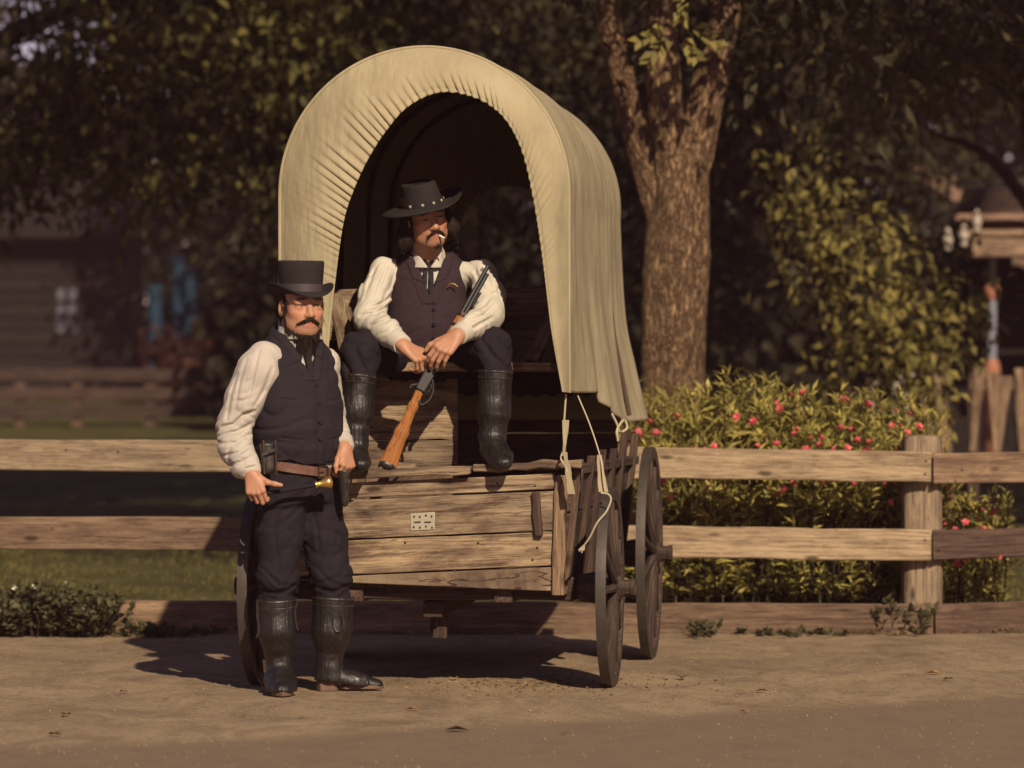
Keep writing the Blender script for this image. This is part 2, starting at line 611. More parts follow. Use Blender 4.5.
# running gear
for u in (0.1, 2.05):
    zc = 0.425 if u < 1 else 0.495
    mb = MB()
    mb.board((-0.62, u, zc), (0.62, u, zc), (0, 0, 0.05), (0, 0.045, 0), n=8)
    mb.build('axle', M['plank_dark'], wagon, bevel=0.008)
    if u > 1:
        mb = MB()
        mb.board((-0.60, u, zc + 0.0), (0.60, u, zc + 0.0), (0, 0, 0.03), (0, 0.07, 0), n=6)
        mb.build('bolster', M['plank_dark'], wagon, bevel=0.008)
mb = MB()
mb.board((0, 0.15, 0.33), (0, 2.2, 0.36), (0.04, 0, 0), (0, 0, 0.035), n=8)
mb.build('reach_pole', M['plank_dark'], wagon, bevel=0.006)
mb = MB()
for r in (-0.32, 0.32):
    mb.board((r, 0.02, 0.395), (r, 2.6, 0.395), (0.04, 0, 0), (0, 0, 0.03), n=8)
mb.build('sill_beam', M['plank_dark'], wagon, bevel=0.006)
mb = MB()
mb.board((0.02, 0.25, 0.30), (0.02, 0.25, 0.20), (0.03, 0, 0), (0, 0.02, 0), n=3)
mb.build('drop_post', M['plank_dark'], wagon, bevel=0.005)


def wheel(r, u, R, s, ns=12):
    root = MB()
    root.lathe([(R - 0.052, -0.019), (R - 0.054, 0.0), (R - 0.052, 0.019), (R - 0.012, 0.021), (R - 0.012, -0.021), (R - 0.052, -0.019)],
               (0, 0, 0), (1, 0, 0), (0, 0, 1), 64)
    w = root.build('wheel', M['wheel'], wagon)
    w.location = (r, u, R + 0.004)
    t = MB()
    t.lathe([(R - 0.0115, -0.022), (R - 0.0115, 0.022), (R, 0.021), (R + 0.001, 0.0), (R, -0.021), (R - 0.0115, -0.022)], (0, 0, 0), (1, 0, 0), (0, 0, 1), 72)
    t.build('tyre', M['tyre'], w, sharp=30)
    h = MB()
    h.lathe([(0.0, -s * 0.13), (0.055, -s * 0.13), (0.068, -s * 0.06), (0.072, 0.0), (0.064, s * 0.03), (0.048, s * 0.045), (0.036, s * 0.06),
             (0.034, s * 0.085), (0.038, s * 0.088), (0.038, s * 0.105), (0.028, s * 0.107), (0.022, s * 0.09), (0, s * 0.088)],
            (0, 0, 0), (1, 0, 0), (0, 0, 1), 32)
    h.build('hub', M['wheel'], w, sharp=30)
    sp = MB()
    n = 7
    pts = [(s * 0.02 * (1 - i / n), 0, 0.062 + (R - 0.05 - 0.062) * i / n) for i in range(n + 1)]
    sp.tube(pts, [0.021, 0.020, 0.017, 0.015, 0.015, 0.0155, 0.016, 0.017], 8)
    s0 = sp.build('spoke', M['wheel'], w)
    for k in range(1, ns):
        c = s0.copy()
        COL.objects.link(c)
        c.parent = w
        c.rotation_euler = (2 * math.pi * k / ns, 0, 0)
    return w


wheel(0.765, 0.1, 0.424, 1)
wheel(-0.735, 0.1, 0.424, -1)
wheel(0.76, 2.05, 0.498, 1, 14)
wheel(-0.735, 2.05, 0.498, -1, 14)

# bench: seat, back rest, riser
mb = MB()
mb.board((-0.585, 0.385, 1.362), (0.50, 0.385, 1.362), (0, 0.165, 0), (0, 0, 0.020), n=8)
mb.board((-0.585, 0.665, 1.362), (0.50, 0.665, 1.362), (0, 0.10, 0), (0, 0, 0.018), n=8)
seat = mb.build('seat', M['plank'], wagon, bevel=0.005)
mb = MB()
mb.board((-0.585, 0.80, 1.655), (0.56, 0.80, 1.655), (0, 0.012, 0.056), (0, 0.013, 0), n=8)
mb.board((-0.585, 0.785, 1.535), (0.56, 0.785, 1.535), (0, 0.012, 0.05), (0, 0.013, 0), n=8)
mb.build('seat_back', M['plank'], wagon, bevel=0.005)
for s in (-1, 1):
    mb = MB()
    mb.board((s * 0.40, 0.375, 1.383), (s * 0.47, 0.74, 1.62), (0.03, 0, 0), (0, 0.02, -0.012), n=4)
    if s < 0:
        mb.board((-0.385, 0.365, 1.385), (-0.475, 0.5, 1.665), (0.035, 0, 0), (0, 0.016, 0), n=4)
    mb.build('seat_brace', M['plank'], wagon, bevel=0.004)
mb = MB()
for k in range(3):
    z0, z1 = 0.462 + k * 0.293, 0.462 + (k + 1) * 0.293 - 0.006
    mb.board((-0.56, 0.44, (z0 + z1) / 2), (0.07, 0.44, (z0 + z1) / 2), (0, 0, (z1 - z0) / 2), (0, 0.013, 0), n=8)  # boards stop short; the open gap on the right stands in for shadow
mb.board((-0.375, 0.41, 0.46), (-0.34, 0.41, 1.335), (0.03, 0, 0), (0, 0.014, 0), n=4)
mb.build('seat_riser', M['plank'], wagon, bevel=0.004)

# iron and hinge details on the end boards
pl = MB()
e = toW(P(422.5, 521.5, 17.68))
pl.board((e[0] - 0.052, -0.030, e[2] - 0.003), (e[0] + 0.052, -0.030, e[2] + 0.003), (0, 0, 0.037), (0, 0.0035, 0), n=1, jit=0)
hp = pl.build('hinge_plate', M['zinc'], wagon, bevel=0.002)
sc = MB()
for dx, dz in ((-0.036, 0.02), (-0.012, 0.019), (0.014, 0.025), (0.038, 0.021), (-0.038, -0.024), (-0.012, -0.026), (0.014, -0.021), (0.040, -0.026)):
    sc.lathe([(0, 0.0024), (0.0042, 0.0018), (0.005, 0.0)], (e[0] + dx, -0.0336, e[2] + dz), (0, -1, 0), (1, 0, 0), 10)
for dx in (-0.022, 0.022):
    sc.board((e[0] + dx - 0.014, -0.0345, e[2] - 0.003), (e[0] + dx + 0.014, -0.0345, e[2] - 0.002), (0, 0, 0.0028), (0, 0.002, 0), n=1, jit=0)
sc.build('screw', M['iron'], hp)
mb = MB()
e = toW(P(537, 512, 17.66))
mb.board((e[0], -0.045, e[2] + 0.085), (e[0] + 0.012, -0.04, e[2] - 0.10), (0.017, 0, 0), (0, 0.012, 0), n=4, jit=0.002)
mb.build('latch_bar', M['plank_dark'], wagon, bevel=0.004)
mb = MB()
mb.board((0.555, -0.028, 0.40), (0.575, -0.026, 0.905), (0.026, 0, 0), (0, 0.020, 0), n=6, jit=0.003)
mb.build('corner_post', M['fence_mid'], wagon, bevel=0.005)

for r_, z_ in ((-0.42, 0.84), (-0.43, 0.72), (-0.10, 0.90), (-0.08, 0.80), (-0.09, 0.62), (0.30, 0.87), (0.31, 0.74), (0.46, 0.86), (0.47, 0.60), (0.45, 0.55), (0.12, 0.50), (0.46, 0.46), (-0.2, 0.66), (0.22, 0.62)):
    mb = MB()
    mb.lathe([(0.0, 0.003), (0.0045, 0.002), (0.0052, 0.0)], (r_, -0.0265, z_), (0, -1, 0), (1, 0, 0), 8)
    mb.build('nail', M['iron'], wagon)

# ---- canvas top
n = NT('cream_canvas', 0.9, 0.1)
f = n.noise(n.coords('object'), 2.2, 5, 0.6)
f2 = n.noise(n.coords('object'), 240, 3, 0.6)
c = n.ramp(f, [(0.32, (0.235, 0.196, 0.120)), (0.55, (0.315, 0.266, 0.166)), (0.75, (0.365, 0.312, 0.20))])
c = n.mix(c, (0.30, 0.23, 0.13), n.ramp(n.noise(n.coords('object', (3, 3, 0.7)), 3, 6, 0.75), [(0.50, 0.0), (0.75, 0.55)]))
n.base(c)
h = n.bump(f2, 0.25, 0.002)
n.bump(n.noise(n.coords('object', (2.0, 1, 0.5)), 5, 3, 0.55), 0.6, 0.03, h)
M['canvas'] = n.m


def resample(pts, n):
    pts = np.array(pts, float)
    d = np.concatenate([[0], np.cumsum(np.linalg.norm(np.diff(pts, axis=0), axis=1))])
    t = np.linspace(0, d[-1], n)
    return np.stack([np.interp(t, d, pts[:, k]) for k in range(pts.shape[1])], -1)


def smooth_curve(pts, n):
    """Catmull-Rom through pts, evenly resampled."""
    p = np.array(pts, float)
    q = np.vstack([2 * p[0] - p[1], p, 2 * p[-1] - p[-2]])
    out = []
    for i in range(1, len(q) - 2):
        for t in np.linspace(0, 1, 12, endpoint=False):
            a, b, c, d = q[i - 1], q[i], q[i + 1], q[i + 2]
            out.append(0.5 * (2 * b + (c - a) * t + (2 * a - 5 * b + 4 * c - d) * t ** 2 + (3 * b - a - 3 * c + d) * t ** 3))
    out.append(p[-1])
    return resample(out, n)


def section(u, n):
    """Canvas cross section at u, left bottom over the top to right bottom: (r, z)."""
    t = (u + 0.1) / 2.75
    rad = 0.612 - 0.042 * t
    top = 2.70 + 0.02 * math.sin(math.pi * min(1, t * 1.3)) + 0.01 * t
    spring = top - rad
    zb = 1.25 - 0.125 * min(1, max(0, u - 0.72) / 0.75)
    fl = 0.135 * max(0, t) ** 0.8
    side = [(rad + fl, zb), (rad + fl * 0.55, zb + 0.25), (rad + fl * 0.18, zb + 0.5), (rad, spring - 0.1), (rad, spring)]
    arch = [(rad * math.cos(a), spring + rad * math.sin(a)) for a in np.linspace(0, math.pi, 25)[1:-1]]
    r = side + arch + [(-x, z) for x, z in reversed(side)]
    return smooth_curve(list(reversed(r)), n)


NA, NU = 300, 110
us = np.linspace(-0.1, 2.65, NU)
V = np.zeros((NU, NA, 3))
bow_u = [-0.1, 0.6, 1.3, 2.0, 2.65]
ph = rng.uniform(0, 6, 8)
for i, u in enumerate(us):
    sct = section(u, NA)
    k = np.arange(NA) / (NA - 1)
    tb = min(abs(u - b) for b in bow_u)
    sag = 0.014 * math.sin(math.pi * min(1, tb / 0.35) / 2)
    dr = np.gradient(sct, axis=0)
    nrm = np.stack([-dr[:, 1], dr[:, 0]], -1)
    nrm /= np.linalg.norm(nrm, axis=1)[:, None]
    sidew = np.clip(np.abs(k - 0.5) * 2 - 0.45, 0, 0.55) / 0.55
    sq = np.stack([np.full(NA, u * 3.4), k * 3.0, np.where(k < 0.5, 0.0, 9.5)], -1)
    fold = 0.075 * sidew ** 1.2 * (vn(sq, 61) - 0.5) + 0.035 * sidew * (vn(sq * np.array([2.3, 2.0, 1]), 62) - 0.5) + 0.012 * (vn(sq * np.array([5, 5, 1]), 63) - 0.5)
    edge = min(1.0, (u + 0.1) / 0.12) * min(1.0, (2.65 - u) / 0.1 + 0.0)
    sct = sct + nrm * ((fold * edge - sag))[:, None]
    V[i, :, 0], V[i, :, 1], V[i, :, 2] = sct[:, 0], u, sct[:, 1]
a = (np.arange(NU - 1)[:, None] * NA + np.arange(NA - 1)[None, :]).ravel()
canvas = mesh_np('canvas_top', V.reshape(-1, 3), np.stack([a, a + 1, a + NA + 1, a + NA], -1), M['canvas'], wagon)
sm = canvas.modifiers.new('thick', 'SOLIDIFY'); sm.thickness = 0.004

# front gather: a ruched band from the first bow down to the drawn opening edge
NB, NW = 1500, 26
outer = section(-0.1, NB)
ip = [(325, 392), (328, 340), (333, 290), (342, 225), (352, 192), (367, 160), (385, 132), (408, 107), (440, 93), (475, 98), (503, 116), (522, 148), (533, 190), (543, 250), (553, 330), (564, 392)]
U_IN = -0.225
inner = []
for px, py in ip:
    q = toW(P(px, py, 17.5))
    inner.append((q[0], q[2]))
inner = smooth_curve(inner, NB)
# pair points by angle about the arch centre so that the folds run radially
V = np.zeros((NW, NB, 3))
k = np.arange(NB) / (NB - 1)
nf = 92
# irregular fold phases
kk = np.cumsum(0.6 + 0.8 * np.interp(k * 60, np.arange(61), rng.random(61)))
kk = kk / kk[-1]
saw = (kk * nf) % 1.0
wave = np.where(saw < 0.62, 0.5 - 0.5 * np.cos(np.pi * saw / 0.62), 0.5 + 0.5 * np.cos(np.pi * (saw - 0.62) / 0.38)) - 0.5
amp = np.interp(k * 90, np.arange(91), 0.5 + 0.9 * rng.random(91))
length = np.interp(k * 74, np.arange(75), 0.35 + 0.75 * rng.random(75))
archw = np.clip((0.5 - np.abs(k - 0.5) - 0.13) / 0.12, 0.06, 1)
for i in range(NW):
    t = i / (NW - 1)
    s2 = outer * (1 - t) + inner * t
    puff = 0.035 * math.sin(math.pi * t)
    g = np.clip((t - length * 0.75) / 0.5, 0, 1)
    d = wave * 0.0100 * amp * archw * (0.12 * t + 0.9 * g)
    hem = 0.006 * math.exp(-((t - 0.93) / 0.02) ** 2)
    V[i, :, 0] = s2[:, 0]
    V[i, :, 2] = s2[:, 1] + 0.5 * d
    V[i, :, 1] = -0.1 + (U_IN + 0.1) * t - puff + d + hem
a = (np.arange(NW - 1)[:, None] * NB + np.arange(NB - 1)[None, :]).ravel()
gather = mesh_np('gathered_front', V.reshape(-1, 3), np.stack([a, a + 1, a + NB + 1, a + NB], -1), M['canvas'], wagon)
sm = gather.modifiers.new('thick', 'SOLIDIFY'); sm.thickness = 0.004
# piped seam over the first bow
mb = MB()
mb.tube([(x, -0.106, z) for x, z in section(-0.1, 160)], 0.0075, 8)
mb.build('bow_seam', M['canvas'], wagon)
# rear gather with its round hole
V = np.zeros((14, 400, 3))
sr = section(2.65, 200)
outer = resample(np.vstack([[(0.0, sr[0][1])], sr, [(0.0, sr[-1][1])]]), 400)
an = np.linspace(-math.pi / 2, 1.5 * math.pi, 400)[::-1]
inner = np.stack([0.01 + 0.25 * np.cos(an), 1.99 + 0.27 * np.sin(an)], -1)
for i in range(14):
    t = i / 13
    s2 = outer * (1 - t) + inner * t
    V[i, :, 0], V[i, :, 2] = s2[:, 0], s2[:, 1]
    V[i, :, 1] = 2.65 + 0.12 * t + 0.03 * math.sin(math.pi * t) + 0.012 * t * np.sin(np.arange(400) * 0.9)
a = (np.arange(13)[:, None] * 400 + np.arange(399)[None, :]).ravel()
rear = mesh_np('gathered_rear', V.reshape(-1, 3), np.stack([a, a + 1, a + 401, a + 400], -1), M['canvas'], wagon)
sm = rear.modifiers.new('thick', 'SOLIDIFY'); sm.thickness = 0.004
for u in bow_u:
    mb = MB()
    pts = section(u, 60)
    cx = np.array([0, 1.9])
    mb.tube([(x * 0.972, u, 1.9 + (z - 1.9) * 0.972) for x, z in pts] , 0.012, 8)
    mb.build('bow_hoop', M['plank_dark'], wagon)


def cord(pts, r=0.005, name='tie_cord', parent=wagon):
    mb = MB()
    c = smooth_curve([toW(P(*p)) for p in pts], 40)
    mb.tube(c, r * 0.68, 6)
    return mb.build(name, M['rope'], parent)


cord([(566, 394, 17.55), (564, 425, 17.56), (563, 450, 17.55), (561, 459, 17.52), (567, 470, 17.5), (572, 495, 17.52)], 0.006)
cord([(578, 396, 17.62), (590, 425, 17.5), (600, 456, 17.42), (603, 475, 17.4), (605, 490, 17.4)], 0.0045)
cord([(601, 493, 17.4), (608, 494, 17.4), (611, 500, 17.4), (606, 512, 17.4), (597, 523, 17.4), (590, 537, 17.42), (583, 547, 17.44)], 0.006)
cord([(612, 414, 18.8), (617, 424, 18.7), (620, 432, 18.6), (627, 428, 18.6), (624, 420, 18.7), (617, 430, 18.6), (618, 441, 18.6)], 0.008)
mb = MB()
for k in range(9):
    q = toW(P(585, 544, 17.44))
    mb.tube([q, q + np.array([-0.012 + rng.normal(0, 0.008), rng.normal(0, 0.006), -0.03 + rng.normal(0, 0.006)])], 0.0022, 5)
mb.build('cord_tassel', M['rope'], wagon)
# loose canvas tabs where the cords are knotted
for (a_, b_, w0, w1, Y) in (((565, 452), (572, 494), 0.006, 0.014, 17.5), ((599, 455), (603, 492), 0.010, 0.020, 17.42), ((566, 420), (564, 455), 0.014, 0.004, 17.54)):
    A, B = toW(P(*a_, Y)), toW(P(*b_, Y))
    mb = MB()
    mb.board(A, B, (w0, 0, 0), (0, 0.0025, 0), n=6, jit=0.002, wend=(w1, 0.004, 0))
    mb.build('canvas_tab', M['canvas'], wagon)

# thin tinted haze volume, added to lift the dark tones
hz = bpy.data.materials.new('shadow_lift_haze')
hz.use_nodes = True
for nd in list(hz.node_tree.nodes):
    if nd.type == 'BSDF_PRINCIPLED': hz.node_tree.nodes.remove(nd)
vp = hz.node_tree.nodes.new('ShaderNodeVolumePrincipled')
vp.inputs['Color'].default_value = (0.95, 0.52, 0.60, 1)
vp.inputs['Density'].default_value = 0.00055
vp.inputs['Anisotropy'].default_value = 0.0
hz.node_tree.links.new(vp.outputs[0], hz.node_tree.nodes['Material Output'].inputs['Volume'])
bm = bmesh.new()
bmesh.ops.create_cube(bm, size=1)
me = bpy.data.meshes.new('haze'); bm.to_mesh(me); bm.free()
haze = bpy.data.objects.new('haze', me); COL.objects.link(haze)
me.materials.append(hz)
haze.location = (0, 220, 7); haze.scale = (640, 600, 17)
tag(haze, 'thin added haze over the whole place that lifts the dark tones', 'haze', kind='stuff')
# ------------------------------------------------------------------ leaves
def mat_leaf(name, dark, light, trans=0.3, rough=0.55):
    n = NT(name, rough, 0.12)
    at = n.n('ShaderNodeAttribute', attribute_name='tone')
    c = n.ramp(at.outputs['Fac'], [(0.0, dark), (1.0, light)])
    n.base(c)
    tr = n.n('ShaderNodeBsdfTranslucent')
    n.l(c, tr.inputs['Color'])
    mx = n.n('ShaderNodeMixShader')
    mx.inputs[0].default_value = trans
    n.l(n.b.outputs[0], mx.inputs[1])
    n.l(tr.outputs[0], mx.inputs[2])
    n.l(mx.outputs[0], n.t.nodes['Material Output'].inputs['Surface'])
    return n.m


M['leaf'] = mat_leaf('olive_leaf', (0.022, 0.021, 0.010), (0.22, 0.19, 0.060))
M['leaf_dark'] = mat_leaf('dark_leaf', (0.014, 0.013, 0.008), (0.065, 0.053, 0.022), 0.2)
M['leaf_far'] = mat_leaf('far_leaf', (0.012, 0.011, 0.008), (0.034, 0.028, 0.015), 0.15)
M['leaf_bright'] = mat_leaf('yellow_green_leaf', (0.060, 0.054, 0.018), (0.36, 0.29, 0.088), 0.35)
M['leaf_bush'] = mat_leaf('oleander_leaf', (0.10, 0.09, 0.028), (0.54, 0.44, 0.115), 0.3)
M['leaf_weed'] = mat_leaf('weed_leaf', (0.045, 0.044, 0.023), (0.13, 0.115, 0.052), 0.25)
M['leaf_red'] = mat_leaf('reddish_leaf', (0.035, 0.016, 0.012), (0.12, 0.045, 0.03), 0.2)
M['grass'] = mat_leaf('grass_blade', (0.060, 0.055, 0.018), (0.19, 0.155, 0.05), 0.3, 0.7)
M['leaf_dry'] = mat_leaf('dry_leaf', (0.06, 0.032, 0.02), (0.42, 0.24, 0.08), 0.1, 0.7)
M['petal'] = mat_leaf('pink_petal', (0.70, 0.10, 0.13), (0.88, 0.24, 0.26), 0.2, 0.6)
M['petal_white'] = mat_leaf('white_petal', (0.6, 0.55, 0.42), (0.75, 0.7, 0.55), 0.2, 0.6)


def unit(v):
    return v / np.maximum(np.linalg.norm(v, axis=-1, keepdims=True), 1e-9)


def leaf_arrays(c, d, L, Wd, fold=0.25, droop=0.15, up=None):
    """Leaves of length L and width Wd from base points c along directions d; 5 vertices, folded along the midrib."""
    n = len(c)
    d = unit(d)
    r = rng.normal(size=(n, 3)) * 0.55 + np.array([0, 0, 1.0]) if up is None else up
    side = unit(np.cross(d, r))
    nrm = unit(np.cross(side, d))
    L = np.broadcast_to(L, (n,))[:, None]
    Wd = np.broadcast_to(Wd, (n,))[:, None]
    mid = c + d * L * 0.5
    tip = c + d * L - np.array([0, 0, 1]) * L * droop
    l = mid - side * Wd * 0.5 + nrm * Wd * fold
    rr = mid + side * Wd * 0.5 + nrm * Wd * fold
    V = np.stack([c, l, mid - nrm * 0, rr, tip], 1).reshape(-1, 3)
    b = np.arange(n)[:, None] * 5
    F = np.concatenate([b + np.array([[0, 2, 1]]), b + np.array([[0, 3, 2]]), b + np.array([[1, 2, 4]]), b + np.array([[2, 3, 4]])])
    return V, F


def leaf_mesh(name, parts, mat, parent=None, tones=None):
    Vs, Fs, Ts = [], [], []
    o = 0
    for i, (V, F) in enumerate(parts):
        Vs.append(V); Fs.append(F + o); o += len(V)
        t = tones[i] if tones is not None else rng.random(len(V) // 5)
        Ts.append(np.repeat(np.broadcast_to(t, (len(V) // 5,)), 5))
    return mesh_np(name, np.concatenate(Vs), np.concatenate(Fs), mat, parent, True, {'tone': np.concatenate(Ts)})


def mat_bark(name, light, mid, dark, sc=1.0):
    n = NT(name, 0.95, 0.1)
    vo = n.n('ShaderNodeTexVoronoi', feature='DISTANCE_TO_EDGE')
    vo.inputs['Scale'].default_value = 1.0
    v = n.coords('gc', (8 * sc, 34 * sc, 34 * sc))
    ds = n.n('ShaderNodeVectorMath', operation='ADD')
    nz = n.n('ShaderNodeTexNoise'); nz.inputs['Scale'].default_value = 1.3; nz.inputs['Detail'].default_value = 4
    n.l(v, nz.inputs['Vector'])
    sc_ = n.n('ShaderNodeVectorMath', operation='SCALE'); sc_.inputs['Scale'].default_value = 2.6
    n.l(nz.outputs['Color'], sc_.inputs[0]); n.l(v, ds.inputs[0]); n.l(sc_.outputs[0], ds.inputs[1])
    n.l(ds.outputs[0], vo.inputs['Vector'])
    f = n.noise(n.coords('gc', (4 * sc, 16 * sc, 16 * sc)), 2.0, 6, 0.7)
    c = n.ramp(f, [(0.33, dark), (0.5, mid), (0.66, light)])
    c = n.mix(dark, c, n.ramp(vo.outputs['Distance'], [(0.02, 0.0), (0.16, 1.0)]))
    n.base(c)
    h = n.bump(n.ramp(vo.outputs['Distance'], [(0.0, 0.0), (0.3, 1.0)]), 0.9, 0.025)
    n.bump(f, 0.6, 0.012, h)
    return n.m


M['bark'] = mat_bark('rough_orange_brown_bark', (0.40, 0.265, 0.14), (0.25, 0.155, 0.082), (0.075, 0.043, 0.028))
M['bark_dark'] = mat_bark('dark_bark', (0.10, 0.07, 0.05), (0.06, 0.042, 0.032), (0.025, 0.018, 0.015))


def limb(mb, pts, rs, seg=20, rough=0.05):
    c = smooth_curve(np.array(pts, float), 26)
    r = np.interp(np.linspace(0, 1, 26), np.linspace(0, 1, len(rs)), rs)
    n0 = len(mb.v)
    mb.tube(c, list(r), seg)
    for k in range(n0, n0 + 26 * seg):
        i = (k - n0) // seg
        q = np.array(mb.v[k]) - c[i]
        mb.v[k] = tuple(c[i] + q * (1 + rough * math.sin(5 * (k % seg) / seg * 6.283 + i * 0.5) + rng.normal(0, rough * 0.5)))


def blob_points(blobs, n, shell=0.35):
    """Random points in ellipsoids (c, r), denser towards the outside; n shared by volume."""
    vol = np.array([np.prod(b[1]) ** 0.8 for b in blobs])
    cnt = np.maximum(1, (n * vol / vol.sum()).astype(int))
    out, dirs = [], []
    for (c, r), k in zip(blobs, cnt):
        u = unit(rng.normal(size=(k, 3)))
        rad = rng.random(k) ** shell
        out.append(np.array(c) + u * rad[:, None] * np.array(r))
        dirs.append(u)
    return np.concatenate(out), np.concatenate(dirs)


def crown_mesh(blobs, nclus, per, L, mat, parent, spread=0.28, asp=0.45, tone_lo=0.0):
    cc, dd = blob_points(blobs, nclus)
    k = len(cc)
    base = np.repeat(cc, per, 0) + rng.normal(size=(k * per, 3)) * spread
    d = np.repeat(dd, per, 0) * 0.6 + rng.normal(size=(k * per, 3)) * 0.7 + np.array([0, 0, -0.25])
    ln = L * rng.uniform(0.6, 1.25, k * per)
    V, F = leaf_arrays(base, d, ln, ln * asp)
    t = np.clip(np.repeat(rng.random(k) ** 1.4, per) * 0.75 + rng.random(k * per) * 0.35 + tone_lo, 0, 1)
    return leaf_mesh('crown', [(V, F)], mat, parent, [t])


def tree(name, label, loc, trunk, branches, blobs, nclus, per, L, mat, bark='bark_dark', spread=0.28, asp=0.45, group=None, upper=None):
    """trunk/branches: lists of (points, radii) relative to loc; blobs likewise."""
    t = empty(name, loc, 0, label, 'tree', group)
    mb = MB()
    limb(mb, *trunk, seg=28)
    mb.build('trunk', M[bark], t)
    if branches:
        mb = MB()
        for pts, rs in branches: limb(mb, pts, rs, 14)
        mb.build('limbs', M[bark], t)
    crown_mesh(blobs, nclus, per, L, M[mat], t, spread, asp)
    if upper:
        o = crown_mesh(upper[0], upper[1], 8, 0.34, M[mat], t, 0.45, 0.6)  # unseen high leaves, added only for the shadows they cast
        o.name = 'shade_crown'
    return t


# ---- the big tree behind the wagon: photo trunk x 640..705 at 25 m
TX, TY = (672 - 512) * 25 / FPX, 25.0
def tp(px, py, dy=0.0):
    q = P(px, py, TY + dy)
    return (q[0] - TX, q[1] - TY, q[2])
t0 = empty('shade_tree', (TX, TY, 0), 0, 'large tree with thick rough sunlit brown trunk forking behind the wagon canvas', 'tree')
mb = MB()
limb(mb, [tp(668, 640), tp(669, 520), tp(671, 420), tp(673, 330), tp(677, 260), tp(680, 190), tp(682, 150), tp(684, 105)],
     [0.27, 0.225, 0.20, 0.192, 0.190, 0.198, 0.175, 0.12], 48, 0.035)
mb.build('trunk', M['bark'], t0)
mb = MB()
limb(mb, [tp(664, 225, 0.0), tp(647, 170, 0), tp(634, 125, -0.05), tp(621, 75, -0.15), tp(606, 10, -0.3), tp(585, -90, -0.8)], [0.10, 0.085, 0.075, 0.072, 0.065, 0.05], 24, 0.05)
limb(mb, [tp(676, 175, -0.03), tp(668, 120, -0.06), tp(663, 60, -0.1), tp(664, 0, 0.0), tp(670, -120, 0.2)], [0.13, 0.11, 0.085, 0.078, 0.06], 24, 0.05)
limb(mb, [tp(690, 170, 0), tp(704, 110, -0.02), tp(720, 40, 0.1), tp(745, -60, 0.5), tp(790, -160, 1.0)], [0.12, 0.10, 0.085, 0.07, 0.05], 24, 0.05)
mb.build('limbs', M['bark'], t0)
blobs = [((-0.2, -0.4, 5.2), (2.0, 1.6, 1.1)), ((-2.0, 0.8, 5.6), (1.8, 1.8, 1.2)), ((1.6, 0.6, 5.4), (1.4, 1.6, 1.2)), ((0, 1.8, 6.4), (2.8, 2.2, 1.6)), ((0.2, 0, 7.4), (2.4, 2.4, 1.4)),
         ((0.55, -0.9, 4.25), (0.55, 0.5, 0.45)), ((0.42, -1.8, 4.55), (0.75, 0.5, 0.55)), ((0.3, -0.5, 3.72), (0.7, 0.3, 0.34)), ((-0.45, -0.4, 3.62), (0.35, 0.25, 0.3)), ((-3.4, 1.4, 5.2), (1.4, 1.4, 1.0)), ((0.5, 2.6, 5.0), (1.6, 1.2, 0.9)), ((0.75, 0.9, 3.6), (0.7, 0.5, 0.6)), ((1.4, 2.2, 4.0), (0.9, 0.7, 0.8))]
crown_mesh(blobs, 1900, 13, 0.15, M['leaf_dark'], t0, 0.24, 0.42)
up_ = crown_mesh([((3.4, 2.8, 9.4), (2.2, 1.5, 1.8)), ((3.8, 2.8, 12.2), (2.4, 1.6, 2.0))], 420, 8, 0.34, M['leaf_dark'], t0, 0.45, 0.6)  # leaves above the view, added to shade the trees behind
up_.name = 'shade_crown'
# the sprig of compound leaves hanging in the sun before the fork
Vs, tn = [], []
for bx, by, dx, dz in ((668, 26, -0.17, -0.10), (670, 34, -0.12, -0.16), (682, 34, 0.08, -0.15), (690, 26, 0.16, -0.10), (682, -8, -0.02, -0.16)):
    b0 = np.array(tp(bx, by, -0.75))
    for k in range(4):
        f = k / 3
        q = b0 + np.array([dx, rng.normal(0, 0.03), dz]) * (0.15 + 0.75 * f)
        for s in (-1, 1):
            dirv = np.array([[dx * 1.1 - s * dz * 0.8, -0.25 + rng.normal(0, 0.05), dz * 1.1 + s * dx * 0.8]]) + rng.normal(0, 0.045, (1, 3))
            Vs.append(leaf_arrays(q[None], dirv, 0.112 * rng.uniform(0.75, 1.15), 0.045, 0.15, 0.1, up=np.array([[0.1 + rng.normal(0, 0.2), -0.9, 0.35]])))
            tn.append(0.25 + 0.45 * rng.random())
leaf_mesh('hanging_leaves', Vs, M['leaf_bright'], t0, tn)

# ---- two unseen trees added to cast overhead shade, then the woods beyond
tree('broadleaf_tree', 'tall unseen tree added to cast shade from above the left lawn', (-5.0, 28.5, 0.1),
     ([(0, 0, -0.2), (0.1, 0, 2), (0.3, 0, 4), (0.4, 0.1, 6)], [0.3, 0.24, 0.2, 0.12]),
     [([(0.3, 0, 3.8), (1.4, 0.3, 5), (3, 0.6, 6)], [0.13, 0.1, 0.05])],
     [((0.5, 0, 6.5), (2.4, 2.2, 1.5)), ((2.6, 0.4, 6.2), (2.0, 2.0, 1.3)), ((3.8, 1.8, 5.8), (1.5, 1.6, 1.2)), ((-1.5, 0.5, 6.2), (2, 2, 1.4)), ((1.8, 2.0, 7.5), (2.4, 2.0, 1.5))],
     1500, 12, 0.17, 'leaf_dark', upper=([((1.5, 0.5, 9.2), (2.6, 1.8, 1.6)), ((3.6, 0.6, 12.0), (2.8, 1.6, 1.8)), ((4.4, 0.8, 8.6), (1.6, 1.5, 0.9))], 260))
